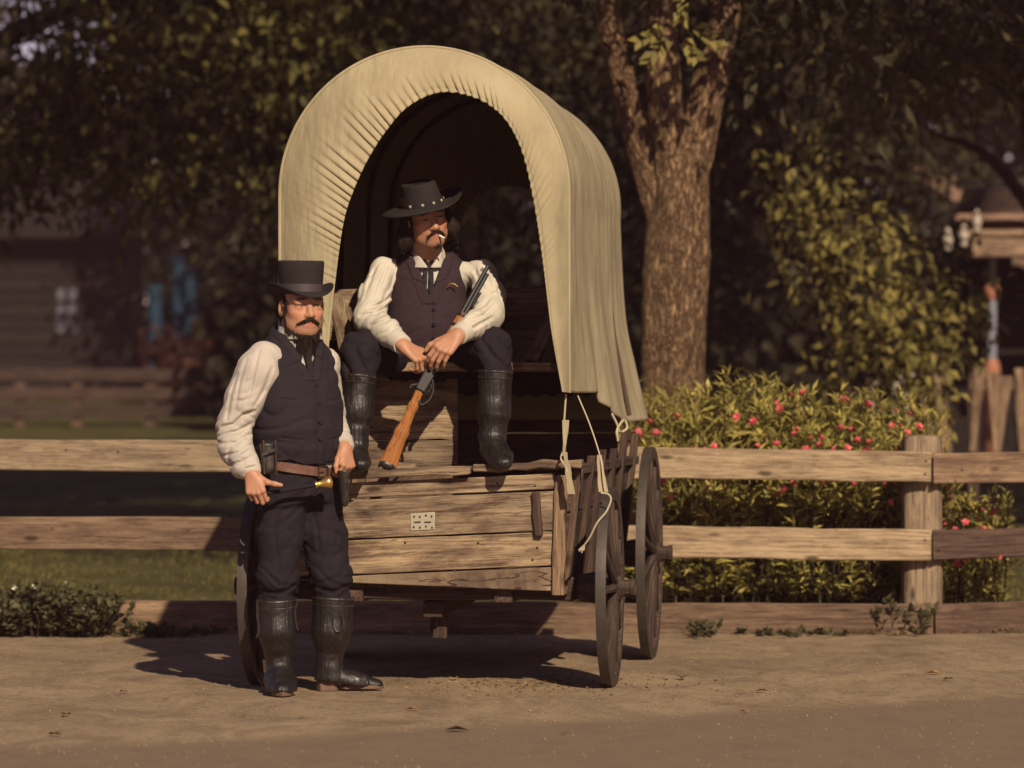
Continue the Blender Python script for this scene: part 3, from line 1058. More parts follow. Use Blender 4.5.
tree('broadleaf_tree', 'tall unseen tree added to cast shade from above the pavilion side', (6.6, 29.0, 0.1),
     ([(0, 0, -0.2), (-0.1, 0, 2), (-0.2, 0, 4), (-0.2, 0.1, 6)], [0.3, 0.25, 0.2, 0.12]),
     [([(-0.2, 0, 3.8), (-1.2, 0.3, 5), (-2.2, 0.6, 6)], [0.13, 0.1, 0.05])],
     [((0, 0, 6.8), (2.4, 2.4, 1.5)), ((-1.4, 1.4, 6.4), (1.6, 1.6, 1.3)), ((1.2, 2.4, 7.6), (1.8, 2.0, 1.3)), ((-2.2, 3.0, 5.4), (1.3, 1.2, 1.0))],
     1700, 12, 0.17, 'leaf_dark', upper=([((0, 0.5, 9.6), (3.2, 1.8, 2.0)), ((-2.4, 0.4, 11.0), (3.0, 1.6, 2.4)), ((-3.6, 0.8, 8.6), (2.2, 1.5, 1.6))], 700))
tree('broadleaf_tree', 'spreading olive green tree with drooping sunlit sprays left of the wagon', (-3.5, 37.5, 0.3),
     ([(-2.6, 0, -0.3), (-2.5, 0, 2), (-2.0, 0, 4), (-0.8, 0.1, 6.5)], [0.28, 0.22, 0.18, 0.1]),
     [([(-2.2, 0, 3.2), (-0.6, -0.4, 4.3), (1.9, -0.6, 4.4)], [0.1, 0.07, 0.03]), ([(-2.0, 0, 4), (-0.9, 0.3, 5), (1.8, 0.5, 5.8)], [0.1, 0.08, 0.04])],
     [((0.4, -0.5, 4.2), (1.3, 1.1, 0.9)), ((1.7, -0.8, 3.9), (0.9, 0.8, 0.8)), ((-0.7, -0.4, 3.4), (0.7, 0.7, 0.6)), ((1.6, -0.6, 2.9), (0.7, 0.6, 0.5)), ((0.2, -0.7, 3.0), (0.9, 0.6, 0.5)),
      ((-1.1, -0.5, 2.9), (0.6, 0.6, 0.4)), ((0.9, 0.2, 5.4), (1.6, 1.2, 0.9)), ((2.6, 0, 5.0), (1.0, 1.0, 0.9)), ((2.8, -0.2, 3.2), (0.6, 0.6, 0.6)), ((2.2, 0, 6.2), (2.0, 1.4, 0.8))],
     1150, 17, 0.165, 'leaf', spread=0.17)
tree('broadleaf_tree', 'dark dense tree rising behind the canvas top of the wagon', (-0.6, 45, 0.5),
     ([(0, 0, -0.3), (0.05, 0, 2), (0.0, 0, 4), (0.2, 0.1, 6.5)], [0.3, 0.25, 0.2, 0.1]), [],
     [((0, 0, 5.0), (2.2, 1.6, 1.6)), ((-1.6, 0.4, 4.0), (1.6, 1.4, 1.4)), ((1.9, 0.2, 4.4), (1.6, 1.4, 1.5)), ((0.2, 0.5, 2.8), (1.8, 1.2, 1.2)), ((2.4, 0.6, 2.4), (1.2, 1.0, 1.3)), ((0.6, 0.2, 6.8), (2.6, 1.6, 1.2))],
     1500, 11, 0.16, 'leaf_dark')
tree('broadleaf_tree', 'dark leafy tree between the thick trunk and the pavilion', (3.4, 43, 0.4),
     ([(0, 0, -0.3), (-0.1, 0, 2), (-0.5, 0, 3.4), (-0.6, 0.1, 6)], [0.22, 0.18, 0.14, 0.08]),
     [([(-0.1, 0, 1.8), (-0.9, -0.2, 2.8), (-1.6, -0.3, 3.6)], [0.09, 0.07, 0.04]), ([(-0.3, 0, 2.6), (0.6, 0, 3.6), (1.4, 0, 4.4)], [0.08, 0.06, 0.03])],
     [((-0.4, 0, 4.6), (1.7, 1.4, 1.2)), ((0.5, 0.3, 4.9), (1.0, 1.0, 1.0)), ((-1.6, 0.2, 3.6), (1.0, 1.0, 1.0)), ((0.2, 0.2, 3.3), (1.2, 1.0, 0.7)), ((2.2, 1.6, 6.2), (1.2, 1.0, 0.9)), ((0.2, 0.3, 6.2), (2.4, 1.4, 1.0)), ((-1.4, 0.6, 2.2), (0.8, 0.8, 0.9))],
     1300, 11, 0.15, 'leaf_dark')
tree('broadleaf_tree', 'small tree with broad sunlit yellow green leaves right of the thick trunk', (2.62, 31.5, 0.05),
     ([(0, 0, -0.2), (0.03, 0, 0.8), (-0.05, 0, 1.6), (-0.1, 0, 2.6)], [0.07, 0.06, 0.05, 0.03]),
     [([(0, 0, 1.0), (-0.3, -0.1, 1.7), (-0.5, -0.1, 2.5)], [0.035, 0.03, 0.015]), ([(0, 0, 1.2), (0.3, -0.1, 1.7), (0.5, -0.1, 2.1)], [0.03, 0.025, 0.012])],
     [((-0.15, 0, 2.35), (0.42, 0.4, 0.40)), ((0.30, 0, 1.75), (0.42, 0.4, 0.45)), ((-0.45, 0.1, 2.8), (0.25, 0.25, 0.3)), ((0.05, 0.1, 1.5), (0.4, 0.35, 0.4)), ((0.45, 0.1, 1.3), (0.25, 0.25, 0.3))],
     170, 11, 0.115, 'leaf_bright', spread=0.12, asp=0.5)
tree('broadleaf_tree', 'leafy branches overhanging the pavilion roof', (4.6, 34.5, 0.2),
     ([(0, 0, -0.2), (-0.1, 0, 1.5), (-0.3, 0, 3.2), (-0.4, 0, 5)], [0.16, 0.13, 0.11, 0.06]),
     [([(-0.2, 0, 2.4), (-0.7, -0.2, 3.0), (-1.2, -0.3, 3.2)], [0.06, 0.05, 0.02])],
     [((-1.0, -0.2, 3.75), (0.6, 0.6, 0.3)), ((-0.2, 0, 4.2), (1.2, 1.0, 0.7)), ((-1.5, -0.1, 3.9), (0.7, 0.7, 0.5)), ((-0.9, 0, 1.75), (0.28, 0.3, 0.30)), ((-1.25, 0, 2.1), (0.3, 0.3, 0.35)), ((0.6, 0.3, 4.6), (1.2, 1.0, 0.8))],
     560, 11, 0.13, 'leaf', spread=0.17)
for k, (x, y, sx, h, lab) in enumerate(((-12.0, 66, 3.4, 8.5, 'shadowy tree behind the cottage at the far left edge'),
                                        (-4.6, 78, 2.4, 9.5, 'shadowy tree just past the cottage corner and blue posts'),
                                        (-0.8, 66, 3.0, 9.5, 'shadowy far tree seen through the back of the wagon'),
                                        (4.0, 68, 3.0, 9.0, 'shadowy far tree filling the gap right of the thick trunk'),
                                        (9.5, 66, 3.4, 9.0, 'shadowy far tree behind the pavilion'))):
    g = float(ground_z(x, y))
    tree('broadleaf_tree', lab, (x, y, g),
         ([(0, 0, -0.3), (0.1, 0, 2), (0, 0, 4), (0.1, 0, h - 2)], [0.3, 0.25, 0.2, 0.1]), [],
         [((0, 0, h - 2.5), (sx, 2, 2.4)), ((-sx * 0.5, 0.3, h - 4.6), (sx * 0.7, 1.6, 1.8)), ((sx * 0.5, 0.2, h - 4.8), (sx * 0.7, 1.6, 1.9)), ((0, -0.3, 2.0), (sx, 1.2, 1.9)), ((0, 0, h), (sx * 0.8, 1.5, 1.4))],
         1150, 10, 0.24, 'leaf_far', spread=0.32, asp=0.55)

# the distant wood that closes the view
nf_ = 56000
wx = rng.uniform(-62, 50, nf_)
top = 12 + 1.5 * np.sin(wx * 0.9) + np.sin(wx * 2.3)
top = np.where((wx > -12.2) & (wx < -9.6), 7.6, top)
wy = 98 + rng.uniform(0, 5, nf_)
wc = np.stack([wx, wy, ground_z(wx, wy) + rng.random(nf_) * top], -1)
V, F = leaf_arrays(wc, rng.normal(size=(nf_, 3)), rng.uniform(0.5, 1.0, nf_), 0.45)
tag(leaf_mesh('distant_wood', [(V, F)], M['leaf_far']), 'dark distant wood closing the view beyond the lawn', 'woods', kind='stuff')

# far hedge closing the view under the crowns
def hedge(x0, x1, y, h, label):
    g = float(ground_z((x0 + x1) / 2, y))
    e = empty('hedge', ((x0 + x1) / 2, y, g), 0, label, 'hedge')
    n = 4200
    c = np.stack([rng.uniform(x0, x1, n) - (x0 + x1) / 2, rng.normal(0, 0.5, n), rng.random(n) ** 0.8 * h * (0.8 + 0.2 * np.sin(rng.uniform(0, 6, n)))], -1)
    V, F = leaf_arrays(c, rng.normal(size=(n, 3)), 0.42, 0.26)
    leaf_mesh('foliage', [(V, F)], M['leaf_far'], e)
    mb = MB()
    for k in range(14):
        xx = rng.uniform(x0, x1) - (x0 + x1) / 2
        mb.tube([(xx, 0, -0.2), (xx + rng.normal(0, 0.1), 0, h * 0.5), (xx + rng.normal(0, 0.2), 0, h * 0.9)], [0.05, 0.04, 0.015], 6)
    return e
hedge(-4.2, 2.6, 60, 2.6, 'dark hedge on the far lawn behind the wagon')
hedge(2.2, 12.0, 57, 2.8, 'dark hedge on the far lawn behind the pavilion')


# ---- bushes behind the fence
def stem_bush(name, label, cat, loc, base_r, top, nst, mat, L, asp, flowers=0, per=16, group=None, shoot=0.5, fl_size=0.03):
    """top(x) -> height of the bush at offset x. Stems rise from the ground and carry leaves; flower heads are parts."""
    e = empty(name, loc, 0, label, cat, group)
    bx, by = base_r
    bases, dirs, tones = [], [], []
    st = MB()
    ends = []
    for k in range(nst):
        x = rng.uniform(-bx, bx)
        y = rng.uniform(-by, by)
        H = top(x) * (1 - 0.25 * abs(y / by) ** 2) * rng.uniform(0.66, 1.0)
        ex, ey = x + rng.normal(0, 0.07), y + rng.normal(0, 0.07) + 0.1 * y / by
        p0 = np.array([x * 0.85, y * 0.8, 0]); p1 = np.array([(x + ex) / 2, (y + ey) / 2, H * 0.55]); p2 = np.array([ex, ey, H])
        if k % 4 == 0:
            st.tube([p0, p1, p2], [0.007, 0.005, 0.002], 5)
        ends.append(p2)
        m = per
        f = 1 - rng.random(m) ** 1.3 * 0.85
        q = (p0 * ((1 - f) ** 2)[:, None] + 2 * p1 * (f * (1 - f))[:, None] + p2 * (f ** 2)[:, None])
        an = rng.uniform(0, 2 * math.pi, m)
        el = rng.uniform(0.15, 1.2, m)
        bases.append(q)
        dirs.append(np.stack([np.cos(an) * np.cos(el), np.sin(an) * np.cos(el), np.sin(el) * (0.4 + 0.6 * f)], -1))
        tones.append(np.clip(0.15 + 0.55 * rng.random() + rng.normal(0, 0.18, m), 0, 1))
    bases, dirs, tones = np.concatenate(bases), np.concatenate(dirs), np.concatenate(tones)
    n = len(bases)
    ln = L * rng.uniform(0.55, 1.2, n)
    V, F = leaf_arrays(bases, dirs, ln, ln * asp, 0.2, 0.12)
    leaf_mesh('foliage', [(V, F)], M[mat], e, [tones])
    if nst >= 60: st.build('stems', M['bark_dark'], e)
    if flowers:
        proto = None
        ends = sorted(ends, key=lambda q: q[1] - 0.4 * q[2] + rng.normal(0, 0.3))
        pick = ends[:flowers]
        for q in pick:
            if proto is None:
                nb = 10
                an = np.arange(nb) * 2 * math.pi / 5
                lay = (np.arange(nb) >= 5) * 0.55
                d = np.stack([np.cos(an) * (1 - lay * 0.5), np.sin(an) * (1 - lay * 0.5), 0.35 + lay], -1)
                V, F = leaf_arrays(np.zeros((nb, 3)), d, fl_size * 1.05, fl_size * 0.95, 0.15, 0.0, up=np.repeat([[0, 0, 1.0]], nb, 0))
                proto = leaf_mesh('flower', [(V, F)], M['petal'], e)
                o = proto
            else:
                o = proto.copy()
                COL.objects.link(o)
                o.parent = e
            o.location = tuple(q + np.array([rng.normal(0, 0.03), -0.12 - 0.06 * rng.random(), rng.uniform(-0.25, 0.05) * rng.random()]))
            o.rotation_euler = (rng.uniform(0.5, 1.2), rng.normal(0, 0.4), rng.uniform(0, 6))
            sc = rng.uniform(0.6, 1.25)
            o.scale = (sc, sc, sc)
    return e


stem_bush('flowering_bush', 'yellow green bush of long upright leaves at the foot of the thick trunk', 'bush', (1.06, 22.65, 0.0), (0.50, 0.5),
          lambda x: 1.32 + 0.06 * math.sin(7 * x), 620, 'leaf_bush', 0.120, 0.17, 26, 26, fl_size=0.027)
stem_bush('flowering_bush', 'rounded bush dotted with many pink flowers left of the fence post', 'bush', (1.80, 22.65, 0.0), (0.44, 0.5),
          lambda x: 1.34 - 0.55 * max(0, x) ** 1.5, 620, 'leaf_bush', 0.088, 0.21, 64, 28, fl_size=0.027)
stem_bush('flowering_bush', 'low sparse pink flowered bush right of the fence post', 'bush', (2.38, 22.6, 0.0), (0.26, 0.35),
          lambda x: 0.92 - 0.35 * (x + 0.26), 140, 'leaf_bush', 0.085, 0.2, 24, 26, fl_size=0.027)
stem_bush('flowering_bush', 'leafy bush half hidden behind the rear wheel', 'bush', (0.52, 22.6, 0.0), (0.2, 0.4),
          lambda x: 0.95 + 0.5 * x, 80, 'leaf_bush', 0.12, 0.18, 6, 18)

# weeds on the verge
def weeds(label, px0, px1, Y, h, nst, group=None, white=0):
    x0, x1 = (px0 - 512) * Y / FPX, (px1 - 512) * Y / FPX
    e = stem_bush('weed_clump', label, 'weeds', ((x0 + x1) / 2, Y, 0.0), ((x1 - x0) / 2, 0.10), h, nst, 'leaf_weed', 0.055, 0.5, 0, 14, group)
    if white:
        ps = []
        for k in range(white):
            xx = rng.uniform(-(x1 - x0) / 2, (x1 - x0) / 2)
            q = np.array([[xx, -0.1, h(xx) * rng.uniform(0.6, 1.02)]])
            for a in range(5):
                ps.append(leaf_arrays(q, np.array([[math.cos(a * 1.257), -0.4, math.sin(a * 1.257)]]), 0.016, 0.012, 0.1, 0))
        leaf_mesh('blossoms', ps, M['petal_white'], e)
    return e
weeds('dark leafy weeds with tiny white flowers before the left rails', -40, 108, 21.45, lambda x: 0.26 + 0.05 * math.sin(9 * x + 1), 190, None, 9)
weeds('thin low weeds at the foot of the bottom rail beside the man', 108, 205, 21.5, lambda x: max(0.04, 0.13 - 0.28 * (x + 0.2)), 26)
weeds('small weed tuft beside the rear wheel', 690, 722, 21.5, lambda x: 0.075, 14)
weeds('weed sprawling over the bottom rail before the fence post', 880, 930, 21.55, lambda x: 0.2, 9)
weeds('flat weeds lying along the bottom rail between wheel and post', 722, 850, 21.55, lambda x: 0.035, 9)

# grass
def blades(n, xr, yr, hmin, hmax, clear=None):
    x = rng.uniform(*xr, n)
    y = yr[0] + (yr[1] - yr[0]) * rng.random(n) ** 1.6
    if clear is not None:
        k = clear(x, y); x, y = x[k], y[k]
    n = len(x)
    c = np.stack([x, y, ground_z(x, y) - 0.01], -1)
    hh = rng.uniform(hmin, hmax, n) * (0.7 + 0.5 * np.sin(x * 3.1 + y * 2.3) * np.sin(y * 1.7))
    d = np.stack([rng.normal(0, 0.35, n), rng.normal(0, 0.35, n), np.ones(n)], -1)
    V, F = leaf_arrays(c, d, hh, 0.007 + 0.004 * (y - 21) / 10, 0.2, 0.25)
    return V, F
ps = [blades(52000, (-5.2, 5.4), (21.85, 36), 0.04, 0.10), blades(5000, (-5, 5), (21.62, 21.95), 0.03, 0.08)]
o = leaf_mesh('grass', ps, M['grass'])
tag(o, 'short olive lawn grass behind the rail fence', 'grass', kind='stuff')

# leaf litter under the wagon and along the fence foot
n = 900
lx = np.concatenate([rng.normal(0.05, 0.35, 420), rng.uniform(0.5, 2.6, 480)])
ly = np.concatenate([rng.normal(17.75, 0.35, 420), rng.normal(21.95, 0.12, 480)])
c = np.stack([lx, ly, np.full(n, 0.016)], -1)
ln = rng.uniform(0.010, 0.035, n)
ln[:420] *= 0.7
ln[420:] *= 1.6
V, F = leaf_arrays(c, np.stack([rng.normal(size=n), rng.normal(size=n), np.full(n, 0.12)], -1), ln, ln * 0.55, 0.2, 0.05)
tag(leaf_mesh('leaf_litter', [(V, F)], M['leaf_dry'], None, [rng.random(n) ** 2.2]), 'scattered dry leaf crumbs on the sand below the wagon', 'leaf litter', kind='stuff')

# grit on the road
ng = 5200
gx = rng.uniform(-3.4, 3.4, ng); gy = 13.6 + 8 * rng.random(ng)
gs = 0.0022 + 0.0045 * rng.random(ng) ** 3
ico = np.array([[0, 0, 1], [0.9, 0, 0.2], [0.2, 0.85, 0.1], [-0.8, 0.3, 0.15], [-0.3, -0.9, 0.1], [0, 0, -0.6]])
fi = np.array([[0, 1, 2], [0, 2, 3], [0, 3, 4], [0, 4, 1], [5, 2, 1], [5, 3, 2], [5, 4, 3], [5, 1, 4]])
V = (ico[None] * gs[:, None, None] * rng.uniform(0.6, 1.3, (ng, 6, 1)) + np.stack([gx, gy, np.full(ng, 0.0135)], -1)[:, None]).reshape(-1, 3)
F = (np.arange(ng)[:, None, None] * 6 + fi[None]).reshape(-1, 3)
M['grit'] = mat_plain('road_grit', (0.22, 0.16, 0.11), 0.95, 0.1, 0.6, 40)
tag(mesh_np('grit', V, F, M['grit'], None, False), 'fine grit strewn over the sandy road', 'gravel', kind='stuff')

lp = [(682, 679, 0.075, 0.1, 'dark curled'), (700, 682, 0.035, 0.05, 'tiny dark'), (755, 692, 0.05, 0.25, 'reddish brown'), (741, 712, 0.04, 0.8, 'yellow'), (925, 674, 0.065, 1.0, 'bright yellow'),
      (943, 680, 0.045, 0.05, 'small dark'), (470, 731, 0.075, 0.05, 'large dark curled'), (405, 710, 0.05, 0.75, 'pale yellow'), (303, 718, 0.03, 0.3, 'small brown'), (70, 715, 0.05, 0.1, 'dark flat'),
      (120, 692, 0.04, 0.4, 'brown'), (170, 700, 0.03, 0.6, 'orange'), (455, 679, 0.06, 1.0, 'pale'), (48, 735, 0.05, 0.1, 'flat dark'), (560, 734, 0.03, 0.3, 'little brown')]
where = ['by the rear wheel', 'right of the rear wheel', 'on the sand right of the wagon', 'on open sand below the wheels', 'on the sand under the fence post', 'near the bright leaf', 'in the foreground sand', 'before the boot toe',
         'before the standing man', 'on the left foreground', 'on sand left of the standing man', 'near the shadow of the man', 'in front of the wagon shadow', 'at the lower left of the road', 'at the front of the road']
for (px, py, sz, tn, kd), wh in zip(lp, where):
    Y = FPX * (CAMZ - 0.016) / (py - HORIZ)
    q = P(px, py, Y)
    a = rng.uniform(0, 6)
    V, F = leaf_arrays(np.zeros((1, 3)), np.array([[1, 0.1, 0.12]]), sz * 1.3, sz * 0.8, 0.2, 0.1, up=np.array([[0, 0, 1.0]]))
    V2, F2 = leaf_arrays(np.array([[-sz * 0.25, 0, 0.004]]), np.array([[1, 0, 0.0]]), sz * 0.3, sz * 0.04, 0.1, 0)
    o = leaf_mesh('fallen_leaf', [(V, F), (V2, F2)], M['leaf_dry'], None, [tn, tn * 0.5])
    o.location = (q[0], q[1], 0.018)
    o.rotation_euler = (0, 0, a)
    tag(o, kd + ' fallen leaf ' + wh, 'leaf', 'fallen leaves on the road')

# ------------------------------------------------------------------ far buildings and garden things
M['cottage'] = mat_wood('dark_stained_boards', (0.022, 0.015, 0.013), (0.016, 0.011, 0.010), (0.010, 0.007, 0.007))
M['glass'] = mat_plain('old_window_glass', (0.10, 0.10, 0.125), 0.25, 0.5, 0.15, 3)  # pale bluish base colour stands in for reflected sky
M['bluepaint'] = mat_plain('blue_paint', (0.005, 0.026, 0.048), 0.7, 0.3, 0.3, 3)
M['greyblue'] = mat_plain('grey_blue_paint', (0.16, 0.16, 0.19), 0.6, 0.3, 0.2, 6)
M['terracotta'] = mat_plain('orange_capital', (0.30, 0.12, 0.07), 0.7, 0.3, 0.25, 12)
M['whitepaint'] = mat_plain('white_paint', (0.36, 0.31, 0.25), 0.6, 0.3, 0.15, 9)
M['rooftile'] = mat_wood('weathered_shingle', (0.40, 0.25, 0.18), (0.30, 0.18, 0.13), (0.12, 0.075, 0.06))
M['beam'] = mat_wood('weathered_fascia', (0.42, 0.29, 0.19), (0.30, 0.20, 0.13), (0.13, 0.08, 0.06))

HY = 82.0
g = float(ground_z(-8, HY))
c0 = np.array([-9.6, HY, g])
house = empty('cottage', c0, 0, 'dark wooden cottage with one small paned window in deep shade', 'cottage')
def hp(px, py, Y=HY): return P(px, py, Y) - c0
mb = MB()
for k in range(13):
    z = 0.13 + k * 0.26
    mb.board((-3.4, 0, z), (2.05, 0, z), (0, 0.02, 0.127), (0, 0.03, 0), n=4)
    mb.board((2.05, 0.03, z), (2.05, 4, z), (0.02, 0, 0.127), (0.03, 0, 0), n=3)
mb.board((-3.4, 3.97, 1.6), (2.0, 3.97, 1.6), (0, 0, 1.6), (0, 0.03, 0), n=2)
mb.board((-3.4, 0.05, 1.6), (-3.4, 3.9, 1.6), (0, 0, 1.6), (0.03, 0, 0), n=2)
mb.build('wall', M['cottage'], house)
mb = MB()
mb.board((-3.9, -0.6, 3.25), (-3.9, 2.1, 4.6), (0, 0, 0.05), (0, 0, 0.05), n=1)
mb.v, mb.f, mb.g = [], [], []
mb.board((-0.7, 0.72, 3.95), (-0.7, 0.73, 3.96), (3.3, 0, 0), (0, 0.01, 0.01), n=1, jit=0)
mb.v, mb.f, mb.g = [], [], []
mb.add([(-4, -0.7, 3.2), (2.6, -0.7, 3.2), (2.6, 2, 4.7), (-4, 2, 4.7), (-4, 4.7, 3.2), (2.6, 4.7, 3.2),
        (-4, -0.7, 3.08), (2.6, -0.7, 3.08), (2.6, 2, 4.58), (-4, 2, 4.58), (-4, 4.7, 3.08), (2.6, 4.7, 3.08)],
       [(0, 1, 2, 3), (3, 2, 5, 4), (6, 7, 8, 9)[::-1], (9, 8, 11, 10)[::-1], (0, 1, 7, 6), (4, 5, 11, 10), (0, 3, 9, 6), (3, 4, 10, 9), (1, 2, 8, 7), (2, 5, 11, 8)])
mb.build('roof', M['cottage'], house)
a_, b_ = hp(56, 286), hp(79, 334)
cx, cz = (a_[0] + b_[0]) / 2, (a_[2] + b_[2]) / 2
hw, hh = (b_[0] - a_[0]) / 2, (a_[2] - b_[2]) / 2
mb = MB()
for x in (-hw, 0, hw): mb.board((cx + x, -0.06, cz - hh), (cx + x, -0.06, cz + hh), (0.028, 0, 0), (0, 0.03, 0), n=1, jit=0)
for k in range(4):
    z = cz - hh + k * 2 * hh / 3
    mb.board((cx - hw, -0.062, z), (cx + hw, -0.062, z), (0, 0, 0.026), (0, 0.027, 0), n=1, jit=0)
win = mb.build('window', M['cottage'], house)
mb = MB()
mb.board((cx - hw, -0.045, cz), (cx + hw, -0.045, cz), (0, 0, hh), (0, 0.004, 0), n=1, jit=0)
mb.build('pane', M['glass'], win)

for k, (px, t, b, wd, lab) in enumerate(((155, 285, 330, 0.14, 'short dull blue post nearest the cottage'), (178, 256, 322, 0.11, 'tall dark blue post in the middle of the three'), (190, 268, 325, 0.13, 'bright blue topped post furthest from the cottage'))):
    Y = 72.0
    q = P(px, b + 30, Y)
    gz = float(ground_z(q[0], Y))
    ht = CAMZ - (t - HORIZ) * Y / FPX - gz
    mb = MB()
    mb.lathe([(wd * 1.2, 0), (wd * 1.2, 0.12), (wd, 0.14), (wd * 0.95, ht - 0.1), (wd * 1.15, ht - 0.08), (wd * 1.1, ht - 0.01), (wd * 0.5, ht), (0, ht)], (0, 0, 0), (0, 0, 1), (1, 0, 0), 20)
    o = mb.build('blue_post', M['bluepaint'])
    o.location = (q[0], Y, gz)
    tag(o, lab, 'post', 'blue posts by the cottage')

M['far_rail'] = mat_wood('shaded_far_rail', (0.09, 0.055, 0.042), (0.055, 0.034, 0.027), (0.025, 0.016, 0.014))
# far rail fence across the lawn
ff = empty('rail_fence', (-5.5, 62, float(ground_z(-5.5, 62))), 0, 'shadowed rail fence far across the lawn before the cottage', 'fence')
fo2 = np.array(ff.location)
for px in (-60, 20, 77, 150, 222, 290):
    q = P(px, 400, 62) - fo2
    mb = MB()
    mb.board((q[0], 0, -0.1), (q[0], 0, 0.86), (0.08, 0, 0), (0, 0.07, 0), n=4, jit=0.006)
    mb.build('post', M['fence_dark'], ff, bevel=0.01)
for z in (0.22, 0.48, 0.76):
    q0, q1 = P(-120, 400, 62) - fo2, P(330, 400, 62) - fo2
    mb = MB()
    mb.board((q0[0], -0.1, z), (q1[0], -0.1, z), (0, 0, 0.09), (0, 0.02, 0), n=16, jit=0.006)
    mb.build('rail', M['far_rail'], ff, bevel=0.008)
stem_bush('red_leaf_shrub', 'shrub with reddish leaves beyond the far fence beside the blue posts', 'shrub', (P(205, 400, 66)[0], 66, float(ground_z(-5, 66))), (0.9, 0.6),
          lambda x: 1.7 + 0.3 * math.sin(4 * x), 130, 'leaf_red', 0.20, 0.5, 0, 14)

# pavilion on the right
PY = 44.0
gp = float(ground_z(5, PY))
p0 = np.array([P(1060, 400, PY)[0], PY, gp])
pav = empty('pavilion', p0, 0, 'weathered timber pavilion with shingle roof and white finials at the right edge', 'pavilion')
def pp(px, py, dy=0.0): return P(px, py, PY + dy) - p0
a_, b_ = pp(956, 214), pp(1180, 214)
mb = MB()
r0, r1 = pp(966, 188, 0.5), pp(1180, 188, 0.5)
mb.add([a_, b_, r1, r0, a_ + [0, 0, -0.06], b_ + [0, 0, -0.06], r1 + [0, 0, -0.06], r0 + [0, 0, -0.06], a_ + [0.2, 2.6, 0], b_ + [0, 2.6, 0]],
       [(0, 1, 2, 3), (4, 5, 6, 7)[::-1], (0, 1, 5, 4), (0, 3, 7, 4), (3, 2, 9, 8), (8, 0, 3)])
mb.build('roof', M['rooftile'], pav)
mb = MB()
g0, g1, g2 = pp(912, 168, 0.6), pp(958, 196, 0.6), pp(922, 176, 0.6)
mb.board(pp(914, 172, 0.5), pp(960, 197, 0.5), (0.02, 0, 0.06), (0, 0.05, 0), n=8, jit=0.008)
for k in range(6):
    q = pp(916 + k * 7.5, 172 + k * 4, 0.5)
    mb.lathe([(0.055, 0), (0.04, 0.08), (0.0, 0.2)], q, (0, 0, 1), (1, 0, 0), 8)
mb.build('roof_crest', M['rooftile'], pav)
mb = MB()
mb.board(pp(972, 244), pp(1180, 244), (0, 0, 0.13), (0, 0.05, 0), n=8)
mb.board(pp(958, 233), pp(1180, 233), (0, 0, 0.03), (0, 0.09, 0), n=8)
mb.build('eave_beam', M['beam'], pav, bevel=0.008)
mb = MB()
mb.board(pp(965, 233, 0.7), pp(1180, 233, 0.7), (0, 0, 0.28), (0, 0.03, 0), n=6)
mb.board(pp(985, 205, 0.9), pp(1180, 205, 0.9), (0, 0, 0.10), (0, 0.03, 0), n=6)
mb.build('gable_wall', M['rooftile'], pav)
for px, py in ((948, 240), (964, 236), (977, 222), (1030, 222), (1060, 222)):
    mb = MB()
    mb.lathe([(0.035, 0), (0.04, 0.02), (0.024, 0.04), (0.05, 0.08), (0.052, 0.12), (0.026, 0.17), (0.034, 0.19), (0.015, 0.23), (0, 0.24)], pp(px, py + 10, -0.12), (0, 0, 1), (1, 0, 0), 16)
    mb.build('finial', M['whitepaint'], pav)
mb = MB()
arc = [pp(1015 + 30 * math.sin(a) , 310 - 48 * math.cos(a) ) for a in np.linspace(-0.1, 1.2, 10)]
mb.tube(arc, [0.05] * 10, 8)
mb.build('arch_brace', M['beam'], pav)
for px in (992, 1100):
    q = pp(px, 300); qb = pp(px, 362)
    mb = MB()
    mb.lathe([(0.05, 0), (0.05, q[2] - qb[2])], qb, (0, 0, 1), (1, 0, 0), 16)
    col = mb.build('column', M['greyblue'], pav)
    mb = MB()
    mb.lathe([(0.05, 0), (0.07, 0.03), (0.085, 0.10), (0.08, 0.13), (0.05, 0.16)], q, (0, 0, 1), (1, 0, 0), 16)
    mb.build('capital', M['terracotta'], col)
    mb = MB()
    mb.lathe([(0.045, 0.155), (0.045, 0.72)], q, (0, 0, 1), (1, 0, 0), 12)
    mb.build('upper_post', M['cottage'], col)
    mb = MB()
    mb.lathe([(0.09, qb[2] * -1), (0.09, -0.08), (0.075, 0.0), (0.055, 0.03)], qb, (0, 0, 1), (1, 0, 0), 16)
    mb.build('plinth', M['terracotta'], col)
mb = MB()
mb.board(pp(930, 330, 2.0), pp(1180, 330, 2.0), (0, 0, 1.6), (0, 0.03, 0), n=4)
mb.build('back_wall', M['cottage'], pav)

